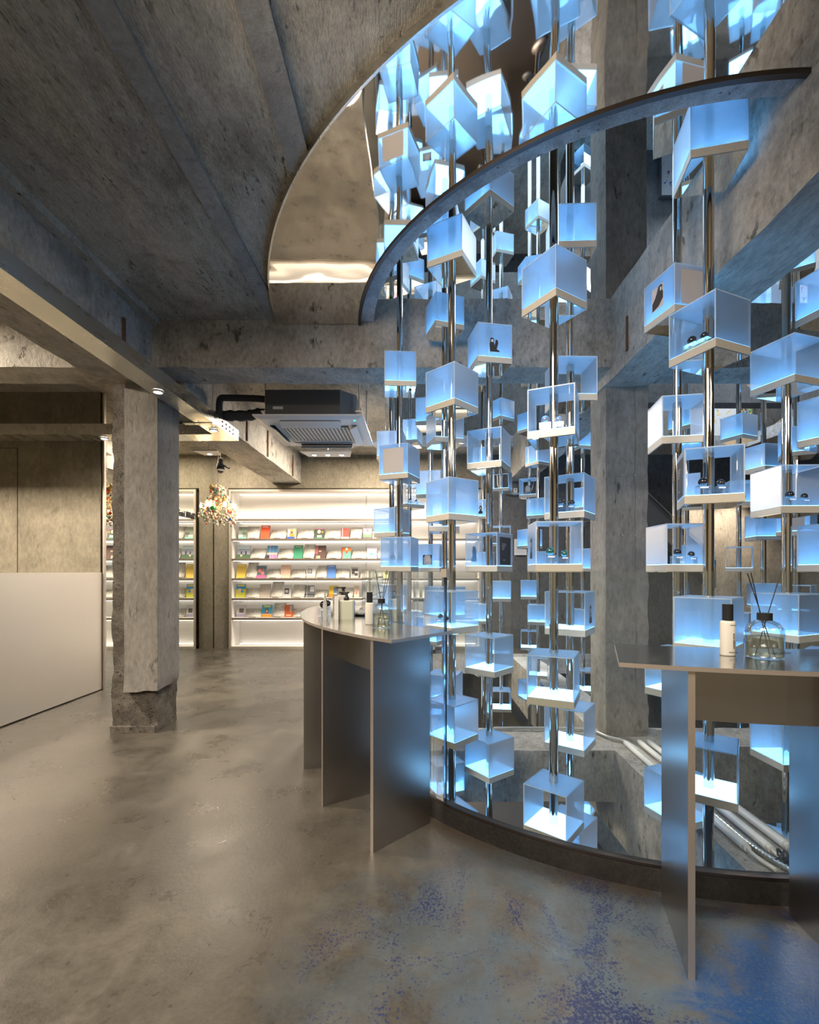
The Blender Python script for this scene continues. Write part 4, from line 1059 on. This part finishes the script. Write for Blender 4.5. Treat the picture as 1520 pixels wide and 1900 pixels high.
LA = [5.93, 5.215, 4.5, 3.78, 2.675, 1.96, 1.245, 0.53, -0.185, -0.9, -1.615]
LB = [5.36, 4.645, 3.93, 3.21, 2.285, 1.57, 0.855, 0.14, -0.575, -1.29, -2.0]
PN = ['first','second','third','fourth','fifth','sixth','seventh','eighth','ninth','tenth','eleventh','twelfth','thirteenth','fourteenth','fifteenth','sixteenth','seventeenth','eighteenth','nineteenth','twentieth','twenty-first','twenty-second']
POLES = [
    (-0.222, 3.933, 'B', 0.9, [[2.285, 354, 'F', ''], [1.57, 328, 'F', 'print:r'], [0.855, 282, 'F', '']]),  # r12 px726
    (-0.127, 3.279, 'A', 0.9, [[3.78, 346, 'F', 'port:r'], [2.675, 4, 'F', ''], [1.96, 338, 'F', 'print:f'], [1.245, 346, 'F', 'amber2']]),  # r1 px742
    (-0.083, 4.702, 'A', 0.9, [[2.675, 346, 'F', ''], [1.96, 34, 'T', 'black2s'], [0.53, 286, 'F', '']]),  # r13 px760
    (0.116, 4.110, 'A', 0.9, [[2.675, 346, 'F', ''], [1.96, 348, 'F', ''], [1.245, 344, 'F', 'face:f'], [0.53, 334, 'F', '']]),  # r14 px799
    (0.193, 3.268, 'B', 0.86, [[3.21, 288, 'F', ''], [2.285, 16, 'T', ''], [0.14, 340, 'F', ''], [-0.575, 292, 'F', '']]),  # r3 px825
    (0.204, 2.712, 'B', 0.9, [[3.21, 332, 'F', ''], [2.285, 316, 'F', ''], [1.57, 304, 'F', ''], [0.855, 310, 'T', 'black2s'], [0.14, 316, 'F', '']]),  # r2 px839
    (0.815, 5.728, 'A', 0.9, [[1.96, 338, 'F', 'port:f'], [1.245, 328, 'F', ''], [0.53, 352, 'F', '']]),  # r8 px896
    (0.458, 2.928, 'A', 0.9, [[3.78, 308, 'F', ''], [2.675, 280, 'F', 'typist:r'], [1.96, 334, 'T', ''], [1.245, 324, 'T', 'woman:l poster:r'], [0.53, 318, 'T', ''], [-0.185, 306, 'F', '']]),  # r4 px908
    (0.991, 5.436, 'B', 0.9, [[3.21, 304, 'F', ''], [2.285, 338, 'T', ''], [1.57, 350, 'T', 'port:r'], [0.855, 352, 'F', ''], [-0.575, 354, 'T', '']]),  # r9 px929
    (1.300, 5.314, 'B', 0.815, [[3.21, 308, 'F', ''], [2.285, 334, 'T', 'face:f'], [1.57, 296, 'F', ''], [0.855, 346, 'F', ''], [0.14, 346, 'T', ''], [-0.575, 282, 'F', '']]),  # r11 px982
    (1.315, 4.992, 'A', 0.8, [[2.675, 302, 'F', ''], [1.96, 326, 'F', ''], [0.53, 336, 'F', ''], [-0.185, 344, 'T', '']]),  # r10 px998
    (0.679, 2.282, 'A', 0.9, [[2.675, 302, 'F', ''], [1.96, 336, 'T', 'clear2'], [1.245, 356, 'T', 'green2 port:l'], [0.53, 334, 'T', ''], [-0.185, 320, 'T', '']]),  # r5 px1028
    (0.868, 2.606, 'B', 0.9, [[3.21, 358, 'F', ''], [2.285, 2, 'T', ''], [1.57, 324, 'T', 'black2'], [0.855, 326, 'T', 'port:r'], [0.14, 324, 'T', ''], [-0.575, 316, 'F', '']]),  # r6 px1058
    (1.970, 5.460, 'A', 1.0, [[1.96, 318, 'F', ''], [0.53, 340, 'F', '']]),  # r7 px1081
    (1.310, 2.311, 'A', 0.87, [[3.78, 334, 'F', ''], [2.675, 282, 'F', 'armfold:f print:r'], [1.96, 350, 'T', ''], [1.245, 358, 'T', 'black2'], [0.53, 302, 'T', ''], [-0.185, 290, 'F', '']]),  # r21 px1256
    (2.489, 4.239, 'A', 0.9, [[1.96, 328, 'F', ''], [0.53, 334, 'F', '']]),  # r26 px1273
    (1.298, 2.043, 'B', 0.9, [[3.21, 258, 'F', ''], [2.285, 292, 'T', 'amber2'], [1.57, 338, 'T', 'black2 poster:l port:r'], [0.855, 314, 'F', ''], [0.14, 324, 'T', '']]),  # r20 px1314
    (3.181, 4.536, 'A', 0.9, [[2.675, 292, 'F', ''], [1.96, 250, 'F', 'port:r'], [1.245, 326, 'T', 'port:l port:r']]),  # r25 px1371
    (3.263, 4.320, 'B', 0.9, [[2.285, 282, 'F', ''], [1.57, 258, 'F', '']]),  # r24 px1416
    (1.987, 2.466, 'B', 0.93, [[2.285, 18, 'T', ''], [1.57, 358, 'T', 'black2'], [0.855, 294, 'F', ''], [0.14, 272, 'F', '']]),  # r22 px1459
    (3.127, 3.780, 'B', 0.9, [[2.285, 238, 'F', ''], [1.57, 308, 'F', 'photo:f']]),  # r23 px1478
    (2.246, 2.470, 'A', 0.95, [[2.675, 284, 'F', ''], [1.96, 296, 'F', ''], [1.245, 296, 'F', '']]),  # r30 px1547
]

def near_hole(x, y, R):
    if y < CY: return math.hypot(x-CX, y-CY) < R
    return CX-R < x < 5.0 and y < 6.95
def shows(x, y, z):
    """can the photo plausibly see this cube from where it was taken?"""
    px = 775+850*x/y; py = 1060-850*(z+0.13-1.25)/y
    if not (-60 < px < 1600 and -30 < py < 1960): return False
    if z > 3.0:
        t_ = (3.14-1.25)/(z+0.0-1.25)
        return near_hole(x*t_, y*t_, 1.98)
    if z < -0.2:
        t_ = 1.25/(1.25-(z+CH))
        return near_hole(x*t_, y*t_, 2.0)
    return True
random.seed(11)
protoF = make_cube(False); protoT = make_cube(True); used = {'F': False, 'T': False}
CONT = {'clear2': 'clear-stoppered', 'green2': 'green-stoppered', 'black2': 'black-stoppered', 'black2s': 'small black-stoppered', 'amber2': 'amber perfume'}
poleP = {}
n_bottle = 0
for i, (x, y, kind, size, rows) in enumerate(POLES):
    deep = x > 1.38
    zb = -3.3 if deep else -0.82
    if deep not in poleP: poleP[deep] = make_pole(zb, 6.4); p = poleP[deep]
    else: p = copy_tree(poleP[deep])
    p.location = (x, y, 0); p.scale = (size, size, 1)
    tag(p, 'mirror-polished steel pole, %s of the poles counted across from the bookcase side' % PN[i], 'pole', 'steel poles through the opening')
    have = {r[0]: r for r in rows}
    levels = []
    for z in (LA if kind == 'A' else LB):
        zz = 1.25+(z-1.25)*size
        if z in have: levels.append(have[z])
        elif shows(x, y, zz) and (deep or zz > -0.80):
            if y < 2.7 and z > 3: continue
            if not deep and zz < -0.45 and y > 4.9: continue
            levels.append([z, random.choice((300,310,325,335,345,285,355)), random.choice('FFT'), ''])
    levels.sort(key=lambda q: -q[0])
    for k, (z, rz, ty, con) in enumerate(levels):
        z = 1.25+(z-1.25)*size
        proto = protoF if ty == 'F' else protoT
        if not used[ty]: c = proto; used[ty] = True
        else: c = copy_tree(proto)
        c.location = (x, y, z); c.rotation_euler.z = radians(rz); c.scale = (size,)*3
        con = con.split()
        bott = [q for q in con if q in CONT]; pr = [q.split(':') for q in con if ':' in q]
        d = 'cube lamp'
        if bott: d = 'frosted cube holding two '+CONT[bott[0]]+' bottles'
        elif pr: d = 'frosted cube with a '+{'port':'portrait','print':'pale print','face':'face photo','typist':'writer photo','woman':'woman photo','armfold':'seated figure photo','photo':'cloudy photo','poster':'poster'}[pr[0][0]]
        else: d = ('open-fronted' if ty == 'T' else 'closed')+' frosted cube'
        c['label'] = '%s, %s from top on the %s pole across' % (d, PN[k], PN[i])
        c['category'] = 'cube lamp'; c['group'] = 'lit acrylic cubes on the poles'
        for kd, fc in pr: add_print(c, kd, fc)
        if bott:
            b = bott[0]; cap = {'c': M['clearball'], 'g': M['green'], 'b': M['black_gloss'], 'a': M['black_gloss']}[b[0]]
            s1 = 0.8 if b.endswith('s') else 1.0
            R = Matrix.Rotation(radians(rz), 4, 'Z')
            for j, (lx, ly, sc_) in enumerate(((-0.036,-0.070,1.0), (0.036,-0.080,0.82))):
                q = R @ Vector((lx*size, ly*size, 0)) + Vector((x, y, z+TRAY_H*size+0.0005))
                perfume(q, sc_*s1*size, cap, radians(rz)+0.1, '%s %s perfume bottle in the cube %s down the %s pole' % ('larger' if j == 0 else 'smaller', CONT[b].replace(' perfume','').replace('amber','amber-filled'), PN[k], PN[i]),
                        'perfume bottles inside the cubes', M['amber'] if b == 'amber2' else None)

# ------------------------------------------------------------ tubes, conduit and cable on the floor beam
def tube_lamp(x0, y0, x1, y1, lab):
    o = empty('tube_lamp', (0,0,0), 0, lab, 'tube lamp', 'unlit tube lamps on the floor beam')
    a = Vector((x0,y0,-0.022)); b = Vector((x1,y1,-0.022)); d = (b-a).normalized()
    MB().cyl(a, b, 0.020, 16).build('tube', M['tubelamp'], o)
    MB().cyl(a-d*0.025, a, 0.017, 14).build('end_cap', M['white'], o)
    MB().cyl(b, b+d*-0.0+d*0.02, 0.017, 14).build('end_cap', M['white'], o)
    MB().tube([b+d*0.02, b+d*0.06+Vector((0,0,-0.004)), b+d*0.10+Vector((0.01,0,-0.008)), b+d*0.15+Vector((0.03,0,-0.012))], 0.009, 8).build('lead', M['white'], o)
    return o
tube_lamp(1.545,3.38,1.514,2.12,'white unlit tube lamp lying closest to the opening on the floor beam')
tube_lamp(1.655,3.40,1.617,2.11,'white unlit tube lamp lying in the middle on the floor beam')
tube_lamp(1.725,3.40,1.712,2.13,'white unlit tube lamp lying farthest from the opening on the floor beam')
pipe('conduit', [(0.62,3.74,-0.032),(0.9,3.74,-0.03),(1.3,3.73,-0.03),(1.42,3.66,-0.03),(1.47,3.55,-0.03),(1.56,3.45,-0.03),(1.59,3.3,-0.032),(1.585,2.95,-0.034)], 0.012, M['cable_grey'], 'grey rigid conduit crossing the floor beams at the column foot')
P_ = [(1.585,2.95,-0.034),(1.575,2.6,-0.034),(1.565,2.3,-0.034),(1.567,2.12,-0.034),(1.60,1.98,-0.034),(1.66,1.85,-0.034)]
pipe('flexible_conduit', P_, 0.013, M['channel'], 'ribbed steel flexible conduit between the unlit tube lamps', sub=26, wob=0.22)
mb = MB()
rr_ = random.Random(5)
for k in range(6):
    a0_ = rr_.uniform(0, 6)
    pts = [(1.60+0.03*cos(a0_+t*0.75)+0.015*t*0.5, 2.06+0.045*sin(a0_+t*0.75)-0.012*t, -0.028+0.012*((k+t) % 3)) for t in range(9)]
    mb.tube(pts, 0.0045, 6)
for k in range(4):
    mb.tube([(1.60+0.01*k,2.02,-0.02),(1.63+0.01*k,1.94,-0.028),(1.67+0.008*k,1.86,-0.03),(1.72+0.006*k,1.76,-0.036)], 0.005, 6)
tag(mb.build('cable_bundle', M['black'], None), 'tied bundle of black cable on the floor beam at the conduit end', 'cable')

# ------------------------------------------------------------ things on and before the rear wall
def wpt(px, py, d): return Vector(((px-775)/850*d, d, 1.25+(1060-py)/850*d))
c = wpt(1312,770,7.38)
mb = MB().cyl((0,0.03,0),(0,0,0),0.50,48)
tag(mb.build('painted_disc', M['art_disc'], None, c), 'round pale disc splattered with paint on the far wall above the stair', 'artwork')
for (px0, px1, py0, py1, m, lab, dd) in ((1372,1397,712,835,'art_mosaic','narrow bright mosaic panel hanging beside the painted disc',7.38),
                                 (1476,1500,518,578,'art_light','framed sketch with red and blue strokes high on the far wall',5.55),(1228,1256,262,362,'art_light','framed spatter drawing on the upper storey wall',5.55)):
    a = wpt(px0,py1,dd); b = wpt(px1,py0,dd)
    o = empty('painting', a, 0, lab, 'painting'); w_, h_ = b.x-a.x, b.z-a.z
    MB().box((0,0.01,0),(w_,0.04,h_)).build('canvas', M[m], o)
    MB().box((-0.02,0,-0.02),(0,0.045,h_+0.02)).box((w_,0,-0.02),(w_+0.02,0.045,h_+0.02)).box((0,0,-0.02),(w_,0.045,0)).box((0,0,h_),(w_,0.045,h_+0.02)).build('picture_frame', M['ac_grey'], o)
# staircase rising behind the poles
st = empty('staircase', (0,0,0), 0, 'dark steel staircase climbing behind the poles with pale rails', 'staircase')
def incl(mb, p, q, th, y0, y1, m=0):
    (xa, za), (xb, zb) = p, q
    vs = [(xa,y0,za),(xb,y0,zb),(xb,y0,zb+th),(xa,y0,za+th),(xa,y1,za),(xb,y1,zb),(xb,y1,zb+th),(xa,y1,za+th)]
    mb.add(vs, [(0,1,2,3),(7,6,5,4),(0,4,5,1),(3,2,6,7),(0,3,7,4),(1,5,6,2)], m)
D_ = 6.9
a = wpt(1395,835,D_); b = wpt(1560,700,D_)
mb = MB(); incl(mb, (a.x,a.z-0.28), (b.x+0.6,b.z-0.28+0.45), 0.26, D_, 7.35); mb.build('flight', M['stair'], st)
mb = MB(); incl(mb, (a.x,a.z+0.10), (b.x+0.6,b.z+0.10+0.45), 0.012, D_-0.02, D_); incl(mb, (a.x,a.z-0.03), (b.x+0.6,b.z-0.03+0.45), 0.012, D_-0.02, D_); mb.build('handrail', M['frame'], st)
a = wpt(1200,935,D_); b = wpt(1345,1085,D_)
mb = MB(); incl(mb, (a.x-0.1,a.z-0.05), (b.x,b.z-0.05), 0.42, D_+0.2, 7.35); mb.build('lower_flight', M['stair'], st)
mb = MB(); incl(mb, (a.x-0.1,a.z+0.40), (b.x,b.z+0.40), 0.012, D_+0.18, D_+0.2); mb.build('edge_rail', M['frame'], st)
# steel stringer and brownish backing on the far wall
struct(MB().box((4.35,7.40,0.3),(6.15,7.428,2.30)).build('wall_panel', M['column']), 'warm brown plaster panel on the far wall under the stair', 'wall panel')
# little things on the dark wall left of the column
o = empty('smoke_alarm_box', wpt(957,912,7.40), 0, 'small white alarm box with a red dot on the dark wall', 'alarm')
MB().box((-0.03,0,-0.055),(0.03,0.028,0.055)).build('body', M['white'], o); MB().cyl((0,-0.003,0.03),(0,0,0.03),0.010,12).build('button', plain('red button', (0.7,0.02,0.02)), o)
o = empty('notice', wpt(966,1015,7.41), 0, 'white printed notice sheet fixed to the dark wall behind the poles', 'notice')
mb = MB().box((-0.10,0,-0.13),(0.10,0.004,0.13), 0)
for k in range(8): mb.box((-0.08,-0.001,0.10-k*0.026),(0.07-0.02*(k % 3),0,0.106-k*0.026), 1)
mb.build('sheet', [M['white'], M['cable_grey']], o)
pipe('wall_conduit', [(1.29,7.38,3.0),(1.29,7.38,2.75),(1.30,7.37,2.62),(1.36,7.36,2.52),(1.5,7.36,2.50),(1.75,7.36,2.51),(1.85,7.36,2.6),(1.9,7.36,3.0)], 0.013, M['cable_grey'], 'grey conduit curving down the dark wall behind the poles')
